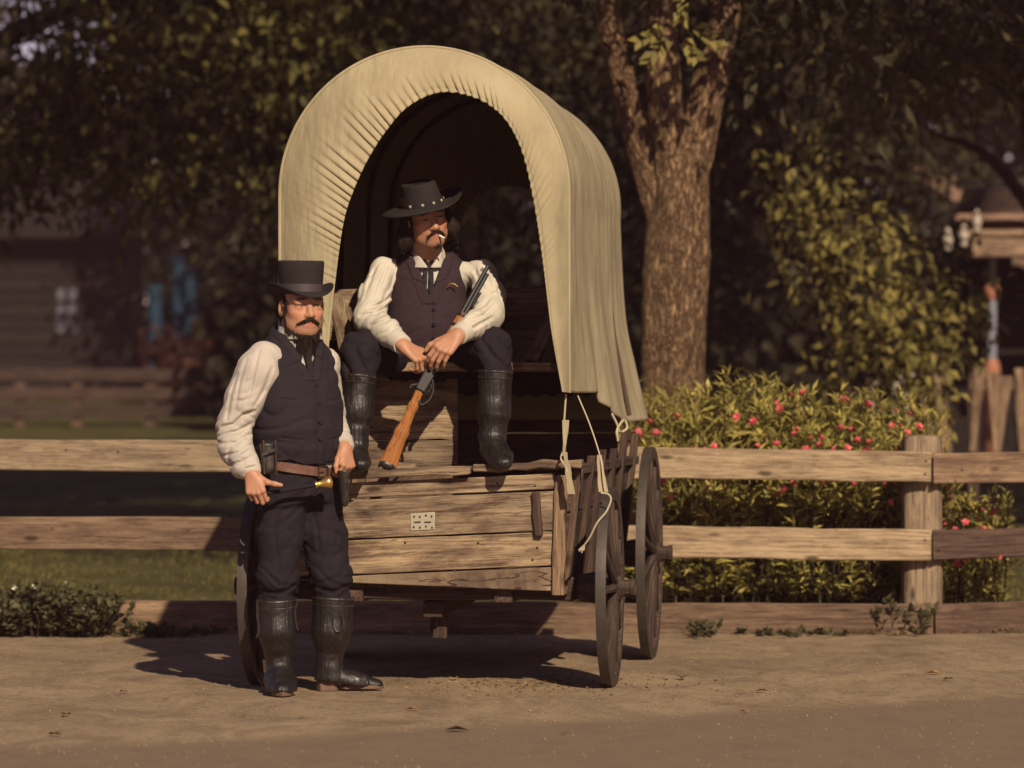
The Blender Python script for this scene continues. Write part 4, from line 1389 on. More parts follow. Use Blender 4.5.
# picket fence before the pavilion
pk = empty('picket_fence', (P(1030, 400, 33)[0], 33, float(ground_z(4, 33))), 0, 'leaning weathered picket fence under the pavilion at the right edge', 'fence')
pko = np.array(pk.location)
for i, px in enumerate((980, 993, 1006, 1020, 1034, 1048, 1062)):
    a_, b_ = P(px, 368 + (i % 3) * 4, 33) - pko, P(px - 8 + 10 * (i % 2), 452, 33) - pko
    mb = MB()
    mb.board(b_, a_, (0.022, 0, 0), (0, 0.012, 0), n=5, jit=0.004, wend=(0.05, 0, 0))
    mb.build('picket', M['fence_mid'], pk, bevel=0.004)
a_, b_ = P(970, 384, 33) - pko, P(1090, 386, 33) - pko
mb = MB(); mb.board(a_ + [0, 0.03, 0], b_ + [0, 0.03, 0], (0, 0, 0.04), (0, 0.015, 0), n=5)
mb.build('rail', M['fence_mid'], pk)
for px in (974, 1080):
    q = P(px, 372, 33) - pko
    mb = MB(); mb.board((q[0], 0.06, -0.1), (q[0], 0.06, q[2]), (0.04, 0, 0), (0, 0.04, 0), n=4)
    mb.build('post', M['fence_dark'], pk)
# leaning boards in the shade left of it
for k, (px, lab) in enumerate(((922, 'narrow board leaning upright in the shade behind the bush'), (938, 'wider board leaning upright beside the narrow one'))):
    Y = 34.0
    q = P(px, 395, Y)
    mb = MB()
    gz = float(ground_z(q[0], Y))
    mb.board((0.12, 0.2, -0.02), (0, 0, CAMZ - (352 - HORIZ) * Y / FPX - gz), (0.035 + 0.02 * k, 0, 0), (0, 0.012, 0), n=6, jit=0.004)
    o = mb.build('leaning_board', M['fence_mid'], None, bevel=0.004)
    o.location = (q[0], Y, gz)
    tag(o, lab, 'board')
# white pots and a pale stone in the shade
for k, (px, py, lab) in enumerate(((857, 377, 'white round garden pot leftmost in the row behind the flowers'), (871, 378, 'white round garden pot second from the left behind the flowers'), (895, 376, 'white round garden pot third in the row behind the flowers'), (907, 377, 'white round garden pot rightmost in the row behind the flowers'))):
    Y = 33.0
    q = P(px, py, Y)
    gz = float(ground_z(q[0], Y))
    mb = MB()
    h = q[2] - gz
    mb.lathe([(0.06, 0), (0.06, 0.03), (0.03, 0.06), (0.025, h - 0.09), (0.055, h - 0.05), (0.06, h), (0.045, h + 0.045), (0.02, h + 0.055), (0, h + 0.056)], (0, 0, 0), (0, 0, 1), (1, 0, 0), 18)
    o = mb.build('garden_pot', M['whitepaint'])
    o.location = (q[0], Y, gz)
    tag(o, lab, 'pot', 'white pots behind the flowers')
bm = bmesh.new()
bmesh.ops.create_icosphere(bm, subdivisions=4, radius=0.16)
for v in bm.verts:
    v.co *= 1 + 0.13 * math.sin(v.co.x * 22 + 1) * math.sin(v.co.z * 19) + 0.05 * math.sin(v.co.y * 40)
    v.co.x *= 1.5; v.co.z *= 0.9
me = bpy.data.meshes.new('boulder'); bm.to_mesh(me); bm.free()
for p in me.polygons: p.use_smooth = True
o = bpy.data.objects.new('boulder', me); COL.objects.link(o)
me.materials.append(mat_plain('pale_stone', (0.36, 0.28, 0.21), 0.9, 0.2, 0.3, 12, 0, 0.5, 30))
q = P(797, 352, 40); o.location = (q[0], 40, float(ground_z(q[0], 40)) + 0.9)
o.location.z = float(ground_z(q[0], 40)) + 0.10
tag(o, 'pale boulder on the shaded lawn right of the thick trunk', 'boulder')
# ------------------------------------------------------------------ smooth bodies: distance fields meshed by surface nets
def nrm(v):
    v = np.array(v, float)
    return v / np.linalg.norm(v)


class Field:
    def __init__(self, lo, hi, h):
        self.lo, self.h = np.array(lo, float), h
        n = np.ceil((np.array(hi) - self.lo) / h).astype(int) + 1
        self.ax = [(self.lo[k] + h * np.arange(n[k])).astype(np.float32) for k in range(3)]
        self.D = np.full(n, 1.0, np.float32)

    def _sub(self, lo, hi):
        s = []
        for k in range(3):
            a = max(0, int((lo[k] - self.lo[k]) / self.h))
            b = min(self.D.shape[k], int((hi[k] - self.lo[k]) / self.h) + 2)
            if b <= a: return None, None
            s.append(slice(a, b))
        s = tuple(s)
        X, Y, Z = np.meshgrid(self.ax[0][s[0]], self.ax[1][s[1]], self.ax[2][s[2]], indexing='ij')
        return s, np.stack([X, Y, Z], -1)

    def apply(self, fn, lo, hi, k=0.0, op='u'):
        m = k + 0.03
        s, Pt = self._sub(np.array(lo) - m, np.array(hi) + m)
        if s is None: return self
        d = fn(Pt).astype(np.float32)
        o = self.D[s]
        if op == 'u':
            if k > 0:
                hh = np.clip(0.5 + 0.5 * (o - d) / k, 0, 1)
                self.D[s] = o * (1 - hh) + d * hh - k * hh * (1 - hh)
            else: self.D[s] = np.minimum(o, d)
        elif op == 's':
            if k > 0:
                hh = np.clip(0.5 - 0.5 * (o + d) / k, 0, 1)
                self.D[s] = o * (1 - hh) + (-d) * hh + k * hh * (1 - hh)
            else: self.D[s] = np.maximum(o, -d)
        return self

    def cap(self, a, b, ra, rb=None, k=0.02, flat=None, op='u'):
        """Tapered capsule; flat=(vector, factor) squeezes it along a direction."""
        rb = ra if rb is None else rb
        a, b = np.array(a, float), np.array(b, float)
        r = max(ra, rb)
        sc = 1.0
        if flat is not None:
            w, fac = nrm(flat[0]), flat[1]
            sc = fac
        def fn(Pt):
            q = Pt - a
            ba = b - a
            if flat is not None:
                q = q + (q @ w)[..., None] * w * (1 / fac - 1)
                ba = ba + (ba @ w) * w * (1 / fac - 1)
            t = np.clip((q @ ba) / max(ba @ ba, 1e-9), 0, 1)
            return (np.linalg.norm(q - t[..., None] * ba, axis=-1) - (ra + (rb - ra) * t)) * min(1, sc)
        e = r * max(1, sc)
        return self.apply(fn, np.minimum(a, b) - e, np.maximum(a, b) + e, k, op)

    def chain(self, pts, rs, k=0.02, flat=None):
        for i in range(len(pts) - 1): self.cap(pts[i], pts[i + 1], rs[i], rs[i + 1], k, flat)
        return self

    def ell(self, c, rad, R=None, k=0.02, op='u'):
        c, rad = np.array(c, float), np.array(rad, float)
        def fn(Pt):
            q = Pt - c
            if R is not None: q = q @ R
            k0 = np.linalg.norm(q / rad, axis=-1)
            k1 = np.linalg.norm(q / rad ** 2, axis=-1)
            return k0 * (k0 - 1) / np.maximum(k1, 1e-6)
        e = rad.max()
        return self.apply(fn, c - e, c + e, k, op)

    def loft(self, o, R, keys, k=0.02, ex=2.3):
        """Stack of ellipses: keys (h, cx, cy, a, b) in the frame R (columns x, y, z) at o."""
        o = np.array(o, float)
        K = np.array(sorted(keys), float)
        def fn(Pt):
            q = (Pt - o) @ R
            z = q[..., 2]
            cx, cy, a, b = [np.interp(z, K[:, 0], K[:, j]) for j in (1, 2, 3, 4)]
            e = ((np.abs(q[..., 0] - cx) / a) ** ex + (np.abs(q[..., 1] - cy) / b) ** ex) ** (1 / ex)
            d = (e - 1) * np.minimum(a, b)
            return np.maximum(d, np.maximum(K[0, 0] - z, z - K[-1, 0]))
        m = (K[:, 3:5].max() + np.abs(K[:, 1:3]).max())
        ends = np.array([o + R[:, 2] * K[0, 0], o + R[:, 2] * K[-1, 0]])
        return self.apply(fn, ends.min(0) - m, ends.max(0) + m, k)

    def disp(self, fn, band=0.03):
        """Move the surface outwards by fn(points), evaluated near the surface only."""
        idx = np.nonzero(np.abs(self.D) < band)
        Pt = np.stack([self.ax[k][idx[k]] for k in range(3)], -1)
        self.D[idx] -= fn(Pt).astype(np.float32)
        return self

    def mesh(self, rounds=1):
        D = self.D
        ins = D < 0
        c = np.zeros(tuple(s - 1 for s in D.shape), np.int8)
        off = [(i, j, k) for i in (0, 1) for j in (0, 1) for k in (0, 1)]
        n = [s - 1 for s in D.shape]
        for i, j, k in off: c += ins[i:i + n[0], j:j + n[1], k:k + n[2]]
        I = np.stack(np.nonzero((c > 0) & (c < 8)), -1)
        vid = np.full(c.shape, -1, np.int32)
        vid[I[:, 0], I[:, 1], I[:, 2]] = np.arange(len(I))
        acc = np.zeros((len(I), 3)); cnt = np.zeros(len(I))
        val = {o: D[I[:, 0] + o[0], I[:, 1] + o[1], I[:, 2] + o[2]] for o in off}
        for a in off:
            for ax in range(3):
                if a[ax] == 0:
                    b = list(a); b[ax] = 1; b = tuple(b)
                    va, vb = val[a], val[b]
                    m = (va < 0) != (vb < 0)
                    t = np.where(m, va / np.where(m, va - vb, 1), 0)
                    p = np.array(a, float)[None] + t[:, None] * (np.array(b) - np.array(a))[None]
                    acc[m] += p[m]; cnt[m] += 1
        V = self.lo + (I + acc / cnt[:, None]) * self.h
        Fs = []
        for ax in range(3):
            u, w_ = (ax + 1) % 3, (ax + 2) % 3
            sl0 = [slice(1, -1)] * 3; sl1 = [slice(1, -1)] * 3
            sl0[ax] = slice(0, -1); sl1[ax] = slice(1, None)
            A, B = ins[tuple(sl0)], ins[tuple(sl1)]
            E = np.stack(np.nonzero(A != B), -1)
            base = E.copy()
            base[:, u] += 1; base[:, w_] += 1
            inside_first = A[E[:, 0], E[:, 1], E[:, 2]]
            q = []
            for du, dw in ((-1, -1), (0, -1), (0, 0), (-1, 0)):
                cc = base.copy(); cc[:, u] += du; cc[:, w_] += dw
                q.append(vid[cc[:, 0], cc[:, 1], cc[:, 2]])
            q = np.stack(q, -1)
            ok = (q >= 0).all(1)
            q, fi = q[ok], inside_first[ok]
            q[~fi] = q[~fi][:, ::-1]
            Fs.append(q)
        F = np.concatenate(Fs)
        # two rounds of gentle smoothing
        for _ in range(rounds):
            s = np.zeros_like(V); m = np.zeros(len(V))
            for j in range(4):
                a, b = F[:, j], F[:, (j + 1) % 4]
                np.add.at(s, a, V[b]); np.add.at(m, a, 1)
                np.add.at(s, b, V[a]); np.add.at(m, b, 1)
            V = V + 0.5 * (s / np.maximum(m, 1)[:, None] - V)
        return V, F

    def obj(self, name, mat, root=None, org=None, attrs=None):
        V, F = self.mesh(0 if name in ('shirt', 'trousers', 'person') else 1)
        at = {k: f(V) for k, f in (attrs or {}).items()}
        org = np.zeros(3) if org is None else np.array(org)
        return mesh_np(name, V - org, F, mat, root, True, at)


def bounds(*pts, m=0.12):
    q = np.array(pts, float)
    return q.min(0) - m, q.max(0) + m


# ---- cloth, leather, skin, hair
def mat_cloth(name, col, var=0.2, weave=900, rough=0.9, stripe=None, crease=0.0):
    n = NT(name, rough, 0.15)
    f = n.noise(n.coords('object'), 9, 4, 0.6)
    c = n.mix([x * (1 - var) for x in col], [x * (1 + var) for x in col], f)
    if stripe:
        wv = n.n('ShaderNodeTexWave', wave_type='BANDS', bands_direction='X')
        wv.inputs['Scale'].default_value = stripe
        wv.inputs['Distortion'].default_value = 0.3
        n.l(n.coords('object'), wv.inputs['Vector'])
        c = n.mix(c, [min(1, x * 1.9) for x in col], n.ramp(wv.outputs['Fac'], [(0.8, 0.0), (0.95, 0.5)]))
    n.base(c)
    n.b.inputs['Sheen Weight'].default_value = 0.0
    h = n.bump(n.noise(n.coords('object'), weave, 2, 0.5), 0.2, 0.001)
    h = n.bump(n.noise(n.coords('object', (1, 1, 0.7)), 34, 4, 0.6), 0.35, 0.006, h)
    if crease:
        cr = n.noise(n.coords('object', (1.0, 1.0, 0.62)), 15, 2, 0.5, 2.2)
        m_ = n.n('ShaderNodeMath', operation='SUBTRACT'); n.l(cr, m_.inputs[0]); m_.inputs[1].default_value = 0.5
        a_ = n.n('ShaderNodeMath', operation='ABSOLUTE'); n.l(m_.outputs[0], a_.inputs[0])
        n.bump(n.ramp(a_.outputs[0], [(0.0, 0.0), (0.10, 0.85), (0.25, 1.0)]), crease, 0.010, h)
    return n.m


M['shirt'] = mat_cloth('white_cotton_shirt', (0.46, 0.42, 0.35), 0.08)
M['shirt_cool'] = mat_cloth('pale_cotton_shirt', (0.41, 0.365, 0.315), 0.08)
M['vest_navy'] = mat_cloth('navy_wool_vest', (0.019, 0.015, 0.019), 0.3)
M['vest_plum'] = mat_cloth('plum_brown_vest', (0.028, 0.017, 0.021), 0.25, stripe=70)
M['trousers'] = mat_cloth('dark_navy_trousers', (0.014, 0.011, 0.015), 0.3)
M['felt'] = mat_cloth('black_hat_felt', (0.022, 0.018, 0.018), 0.3, 500)
M['ribbon'] = mat_plain('dark_hat_ribbon', (0.050, 0.040, 0.042), 0.5, 0.4, 0.2, 60)
M['tie'] = mat_plain('black_silk', (0.012, 0.010, 0.013), 0.75, 0.2, 0.3, 60)


def mat_leather(name, col, rough=0.42, scuff=(0.16, 0.12, 0.09), amt=0.5, groove=0.0):
    n = NT(name, rough, 0.5)
    f = n.noise(n.coords('object'), 26, 5, 0.65)
    c = n.mix(col, scuff, n.ramp(f, [(0.52, 0.0), (0.8, amt)]))
    n.base(c)
    r = n.ramp(f, [(0.3, rough * 0.8), (0.75, min(1, rough * 1.7))])
    n.l(r, n.b.inputs['Roughness'])
    h = n.bump(n.noise(n.coords('object'), 75, 4, 0.6), 0.35, 0.004)
    if groove:
        h = n.bump(n.noise(n.coords('object', (75, 75, 5)), 1.0, 3, 0.5), groove, 0.008, h)
    n.bump(f, 0.4, 0.006, h)
    return n.m


M['boot'] = mat_leather('worn_black_boot_leather', (0.010, 0.008, 0.007), 0.36, (0.045, 0.032, 0.026), 0.5, 0.7)
M['boot_foot'] = mat_leather('worn_black_boot_leather_foot', (0.022, 0.017, 0.015), 0.34, (0.13, 0.095, 0.075), 0.6)
M['boot_sole'] = mat_plain('brown_boot_sole', (0.13, 0.075, 0.05), 0.7, 0.3, 0.3, 40)
M['holster'] = mat_leather('black_holster_leather', (0.020, 0.016, 0.014), 0.38)
M['belt'] = mat_leather('reddish_brown_belt', (0.11, 0.045, 0.030), 0.35, (0.24, 0.14, 0.085), 0.6)
M['steel'] = mat_plain('worn_steel', (0.024, 0.021, 0.021), 0.5, 0.3, 0.4, 50, 0.3)
M['gunmetal'] = mat_plain('dark_gunmetal', (0.026, 0.024, 0.026), 0.42, 0.5, 0.3, 40, 0.3)
M['stock'] = mat_wood('polished_orange_walnut', (0.62, 0.27, 0.08), (0.52, 0.21, 0.06), (0.36, 0.13, 0.035), 0.8, 0.15, 0.35)
M['hair'] = mat_plain('near_black_hair', (0.020, 0.013, 0.010), 0.8, 0.12, 0.3, 90, 0, 0.6, 300)
M['cigarette'] = mat_plain('cigarette_paper', (0.75, 0.70, 0.6), 0.8, 0.2, 0.05, 60)
M['eye'] = mat_plain('eye_white', (0.26, 0.21, 0.18), 0.5, 0.5, 0.05, 60)
M['iris'] = mat_plain('dark_iris', (0.012, 0.008, 0.006), 0.5, 0.3, 0.1, 60)

n = NT('skin', 0.52, 0.35)
at = n.n('ShaderNodeAttribute', attribute_name='tint')
f = n.noise(n.coords('object'), 55, 4, 0.6)
c = n.mix(at.outputs['Color'], (0.55, 0.25, 0.15), n.ramp(f, [(0.45, 0.0), (0.8, 0.18)]))
n.base(c)
n.b.inputs['Subsurface Weight'].default_value = 0.12
n.b.inputs['Subsurface Radius'].default_value = (0.012, 0.005, 0.003)
n.b.inputs['Subsurface Scale'].default_value = 1.0
h = n.bump(n.noise(n.coords('object'), 420, 3, 0.6), 0.15, 0.001)
n.bump(f, 0.15, 0.003, h)
M['skin'] = n.m
SKIN = np.array([0.365, 0.180, 0.105, 1.0])


# ---- anatomy
def head_frame(fwd, up):
    y = nrm(fwd)
    z = np.array(up, float)
    z = nrm(z - y * (z @ y))
    return np.stack([np.cross(y, z), y, z], 1)      # x = towards the face's left-in-picture mirrored side


def add_head(Fd, C, R, s=1.05, neck=None):
    L = lambda x, y, z: np.array(C) + R @ (np.array([x, y, z]) * s)
    e = lambda c, r, k=0.02, op='u': Fd.ell(L(*c), np.array(r) * s, R, k, op)
    e((0, -0.012, 0.045), (0.078, 0.098, 0.090))
    e((0, 0.022, -0.045), (0.066, 0.068, 0.086), 0.03)
    e((0, 0.050, -0.097), (0.038, 0.032, 0.027), 0.03)
    for q in (-1, 1):
        e((q * 0.050, 0.000, -0.070), (0.020, 0.045, 0.030), 0.03)
        e((q * 0.042, 0.050, -0.026), (0.026, 0.026, 0.022), 0.02)
    Fd.cap(L(-0.044, 0.066, 0.024), L(0.044, 0.066, 0.024), 0.018 * s, None, 0.02)
    for q in (-1, 1):
        e((q * 0.032, 0.094, 0.000), (0.019, 0.016, 0.012), 0.012, 's')
        e((q * 0.033, 0.072, -0.001), (0.0165, 0.013, 0.0125), 0.006)
        e((q * 0.034, 0.074, 0.009), (0.021, 0.013, 0.0075), 0.006)
        e((q * 0.034, 0.071, -0.011), (0.018, 0.011, 0.006), 0.008)
    Fd.cap(L(0, 0.080, 0.012), L(0, 0.101, -0.034), 0.0085 * s, 0.0135 * s, 0.012)
    for q in (-1, 1):
        e((q * 0.0125, 0.091, -0.038), (0.0095, 0.012, 0.009), 0.006)
    e((0, 0.074, -0.060), (0.028, 0.014, 0.020), 0.015)
    Fd.cap(L(-0.021, 0.080, -0.0655), L(0.021, 0.080, -0.0655), 0.0058 * s, None, 0.004)
    Fd.cap(L(-0.018, 0.081, -0.0775), L(0.018, 0.081, -0.0775), 0.0075 * s, None, 0.004)
    for q in (-1, 1):
        e((q * 0.080, -0.006, -0.012), (0.010, 0.022, 0.033), 0.008)
        e((q * 0.086, 0.002, -0.008), (0.007, 0.012, 0.020), 0.006, 's')
    if neck is not None:
        Fd.cap(L(0, -0.022, -0.06), neck, 0.056 * s, 0.060 * s, 0.03)
    return L


def face_tint(C, R, s):
    def fn(V):
        q = (V - np.array(C)) @ R / s
        col = np.repeat(SKIN[None], len(V), 0)
        x, y, z = q[:, 0], q[:, 1], q[:, 2]
        f = y > 0.045
        def put(m, c, a):
            a = np.clip(m, 0, 1)[:, None] * a * f[:, None]
            col[:, :3] = col[:, :3] * (1 - a) + np.array(c) * a
        put(1.6 - (np.abs(x) / 0.024) ** 2 - ((z + 0.0715) / 0.011) ** 2, (0.38, 0.125, 0.085), 0.55)
        put(1.8 - ((np.abs(x) - 0.034) / 0.022) ** 2 * 1.2 - ((z - 0.0265 + 0.10 * (np.abs(x) - 0.034)) / 0.0055) ** 2, (0.03, 0.018, 0.014), 0.92)
        put(1.5 - ((np.abs(x) - 0.034) / 0.019) ** 2 - ((z - 0.0035) / 0.0032) ** 2, (0.03, 0.018, 0.015), 0.9)
        put(1.3 - (np.abs(x) / 0.04) ** 2 - ((z + 0.105) / 0.03) ** 2, (0.20, 0.11, 0.075), 0.35)
        put(1.3 - ((np.abs(x) - 0.04) / 0.028) ** 2 - ((z + 0.03) / 0.022) ** 2, (0.55, 0.22, 0.13), 0.4)
        return col
    return fn


def add_eyes(root, L, R, s, org, gaze=0.0):
    for q in (-1, 1):
        mb = MB()
        mb.lathe([(0, 0.0062), (0.004, 0.0056), (0.0075, 0.003), (0.009, 0)], L(q * 0.033, 0.0795, 0.0) - org, R[:, 1], R[:, 0], 14, 1.0, 0.55)
        e = mb.build('eye', M['eye'], root)
        mb = MB()
        mb.lathe([(0, 0.0080), (0.0035, 0.0076), (0.0052, 0.0064)], L(q * 0.033 + gaze, 0.0795, 0.0004) - org, R[:, 1], R[:, 0], 12, 1.0, 0.6)
        mb.build('iris', M['iris'], e)


def add_hand(Fd, wrist, f, nb, right, curls, s=1.0, thumb=None, spread=0.0):
    """f: along the palm, nb: out of the back of the hand, curls: three bend angles (degrees) per finger, or one triple."""
    f = nrm(f); nb = np.array(nb, float); nb = nrm(nb - f * (nb @ f))
    t = np.cross(nb, f) if right else np.cross(f, nb)
    w_ = np.array(wrist, float)
    A = lambda x, y, z: w_ + s * (t * x + f * y + nb * z)
    if not hasattr(curls[0], '__len__'): curls = [curls] * 4
    lat = (0.031, 0.0105, -0.0105, -0.030)
    bas = (0.088, 0.092, 0.087, 0.078)
    lens = ((0.043, 0.026, 0.021), (0.047, 0.029, 0.022), (0.043, 0.027, 0.021), (0.034, 0.021, 0.019))
    rad = (0.0098, 0.0102, 0.0096, 0.0085)
    Fd.cap(A(0, -0.018, 0), A(0, 0.012, 0), 0.027 * s, 0.026 * s, 0.02, (nb, 0.75))
    for i in range(4):
        Fd.cap(A(lat[i] * 0.55, 0.012, 0), A(lat[i], bas[i] - 0.006, 0.002), 0.0165 * s, 0.0125 * s, 0.012)
    for i in range(4):
        p = A(lat[i], bas[i], 0.0)
        an = 0.0
        sp = spread * (lat[i] / 0.03)
        fd = nrm(f + t * sp)
        rr = rad[i] * s
        Fd.ell(p + nb * 0.003 * s, (rr * 1.12,) * 3, None, 0.006)
        for j in range(3):
            an += math.radians(curls[i][j])
            d = fd * math.cos(an) - nb * math.sin(an)
            q = p + d * lens[i][j] * s
            Fd.cap(p, q, rr, rr * 0.9, 0.003)
            rr *= 0.91
            p = q
    tb = A(0.026, 0.022, -0.006)
    th = thumb if thumb is not None else [0.6 * f + 0.75 * t - 0.3 * nb, 0.9 * f + 0.3 * t - 0.35 * nb, 0.9 * f + 0.1 * t - 0.45 * nb]
    p = tb
    for d, ln, r0, r1 in zip(th, (0.044, 0.034, 0.027), (0.0155, 0.0118, 0.0108), (0.0122, 0.0108, 0.0088)):
        q = p + nrm(d) * ln * s
        Fd.cap(p, q, r0 * s, r1 * s, 0.008)
        p = q
    return A


def folds(frame, amp, seed, f=(7, 7, 24), ridge=True, mask=None):
    """Cloth folds: ridged noise stretched in a frame (columns = directions)."""
    Rm = np.array(frame, float)
    def fn(Pt):
        q = Pt @ Rm
        wq = vn(q * 6.0, seed + 5)[..., None] * 1.6
        v = vn(q * np.array(f) + wq, seed)
        v2 = vn(q * np.array(f) * 2.1 + wq * 1.3 + 7, seed + 1)
        if ridge:
            v = np.minimum(1, np.abs(2 * v - 1) * 2.2) ** 0.75; v2 = np.minimum(1, np.abs(2 * v2 - 1) * 2.2) ** 0.75
            v -= 0.3; v2 -= 0.3
        r = amp * (0.7 * (v - 0.35) + 0.35 * (v2 - 0.35))
        return r if mask is None else r * mask(Pt)
    return fn


def creases(lines, a=0.008, s=0.008):
    """Cloth creases: each line is a list of (x, z) points; a groove with soft ridges on both sides, on the side facing -Y of yc."""
    def fn(Pt):
        out = np.zeros(len(Pt))
        q = Pt[:, [0, 2]]
        for pts, k, yc in lines:
            d = np.full(len(Pt), 9.0); along = np.zeros(len(Pt))
            n_ = len(pts) - 1
            for i in range(n_):
                p0, p1 = np.array(pts[i]), np.array(pts[i + 1])
                e = p1 - p0
                t = np.clip(((q - p0) @ e) / max(e @ e, 1e-9), 0, 1)
                dd = np.linalg.norm(q - p0 - t[:, None] * e, axis=1)
                m = dd < d
                d = np.where(m, dd, d); along = np.where(m, (i + t) / n_, along)
            r = d / s
            fade = np.sin(np.pi * np.clip(0.08 + 0.84 * along, 0, 1)) ** 0.6
            out -= k * a * fade * (1 - 0.75 * r ** 2) * np.exp(-0.5 * r ** 2) * (Pt[:, 1] < yc)
        return out
    return fn


def frame_z(d):
    z = nrm(d)
    x = nrm(np.cross([0.3, 1, 0.1], z))
    return np.stack([x, np.cross(z, x), z], 1)


def strands(name, V, F, mat, root, org, n, flow, L, wd, lift=0.003, mask=None):
    """Hair strands: thin blades rooted on a mesh surface, following the flow vector field."""
    c = V[F].mean(1)
    nn = np.cross(V[F[:, 1]] - V[F[:, 0]], V[F[:, 2]] - V[F[:, 0]])
    nn = unit(nn)
    ok = np.arange(len(c)) if mask is None else np.nonzero(mask(c))[0]
    k = rng.choice(ok, n)
    d = flow(c[k]) + rng.normal(0, 0.18, (n, 3))
    d = unit(d - nn[k] * (d * nn[k]).sum(1)[:, None] + nn[k] * 0.12)
    Vl, Fl = leaf_arrays(c[k] + nn[k] * lift * 0.3 - org, d, L * rng.uniform(0.6, 1.3, n), wd, 0.0, 0.15, up=nn[k])
    return Vl, Fl


def hair_obj(name, fld, root, org, n, flow, L, wd=0.0022, mask=None, label=None):
    V, F = fld.mesh()
    Vl, Fl = strands(name, V, F, M['hair'], root, org, n, flow, L, wd, mask=mask)
    o = mesh_np(name, np.concatenate([V - org, Vl]), [F, Fl + len(V)], M['hair'], root)
    if label: o['label'] = label
    return o


def hat_mesh(C, R, rw, rd, height, top_w, brim, brim_fn, crown_dip=0.0, taper=1.0):
    """Felt hat in the head frame: one lathe from under the brim to the crown top."""
    mb = MB()
    prof = [(0.90, -0.004), (1.0 + brim * 0.5, -0.003), (1.0 + brim, 0.0), (1.0 + brim + 0.015, 0.003), (1.0 + brim, 0.007), (1.0 + brim * 0.5, 0.005), (1.04, 0.006), (1.0, 0.012),
            (1.0 + (top_w - 1) * 0.3, height * 0.35), (1.0 + (top_w - 1) * 0.7, height * 0.7), (top_w, height * 0.95), (top_w * 0.985, height), (top_w * 0.94, height + 0.004), (top_w * 0.6, height + 0.002 - crown_dip), (0.0, height - crown_dip)]
    def fn(an, r, h):
        t = max(0.0, (r - 1.0) / brim)
        return brim_fn(an, t) * min(1, t) if h < 0.011 else 0.0
    mb.lathe(prof, (0, 0, 0), (0, 0, 1), (1, 0, 0), 72, 1, 1, fn)
    V = np.array(mb.v)
    V[:, 0] *= rw; V[:, 1] *= rd
    mb.v = [tuple(C + R @ v) for v in V]
    return mb


def band_mesh(C, R, rw, rd, h0, h1, k=1.02, seg=48):
    mb = MB()
    mb.lathe([(1.0, h0), (k, h0), (k * 1.0, h1), (1.0, h1)], (0, 0, 0), (0, 0, 1), (1, 0, 0), seg)
    V = np.array(mb.v); V[:, 0] *= rw; V[:, 1] *= rd
    mb.v = [tuple(C + R @ v) for v in V]
    return mb


def boot(name, root, org, shaft, rs, foot, frs, sole_z, toe_dir, heel=True, gnd=None):
    """Shaft chain + foot chain; the sole follows the foot."""
    Fd = Field(*bounds(*shaft, *foot, m=0.13), 0.0042)
    Fd.chain(shaft, rs, 0.03)
    Fd.chain(foot, frs, 0.03, ((0, 0, 1), 0.8))
    ax = nrm(np.array(shaft[0]) - np.array(shaft[-1]))
    top = np.array(shaft[0])
    # flat cut at the top of the shaft
    D_, _ = Fd.D, 0
    X, Y, Z = np.meshgrid(*Fd.ax, indexing='ij')
    hgt = (X - top[0]) * ax[0] + (Y - top[1]) * ax[1] + (Z - top[2]) * ax[2]
    Fd.D = np.maximum(Fd.D, hgt.astype(np.float32))
    if sole_z is not None:
        zz = sole_z(X, Y) if callable(sole_z) else sole_z
        Fd.D = np.maximum(Fd.D, (zz - Z).astype(np.float32))
    ank = np.array(shaft[-1])
    def wr(Pt):
        a = np.clip(1 - np.abs((Pt - ank) @ ax) / 0.16, 0, 1)
        return a * 0.011 * (vn(Pt @ frame_z(ax) * np.array([9, 9, 34]), 31) - 0.45)
    Fd.disp(wr)
    b = Fd.obj(name, M['boot'], root, org)
    # welt rings at the shaft top
    fr = frame_z(ax)
    mb = MB()
    for k, dz in enumerate((-0.008, -0.035)):
        c0 = top + ax * dz - org
        t = abs(dz) / max(1e-6, np.linalg.norm(np.array(shaft[0]) - np.array(shaft[1])))
        r = (rs[0] * (1 - t) + rs[1] * t) * 1.005
        mb.tube([c0 + fr[:, 0] * r * math.cos(a) + fr[:, 1] * r * math.sin(a) for a in np.linspace(0, 2 * math.pi, 40)], 0.0032, 6)
    mb.build('top_band', M['boot_foot'], b)
    return b
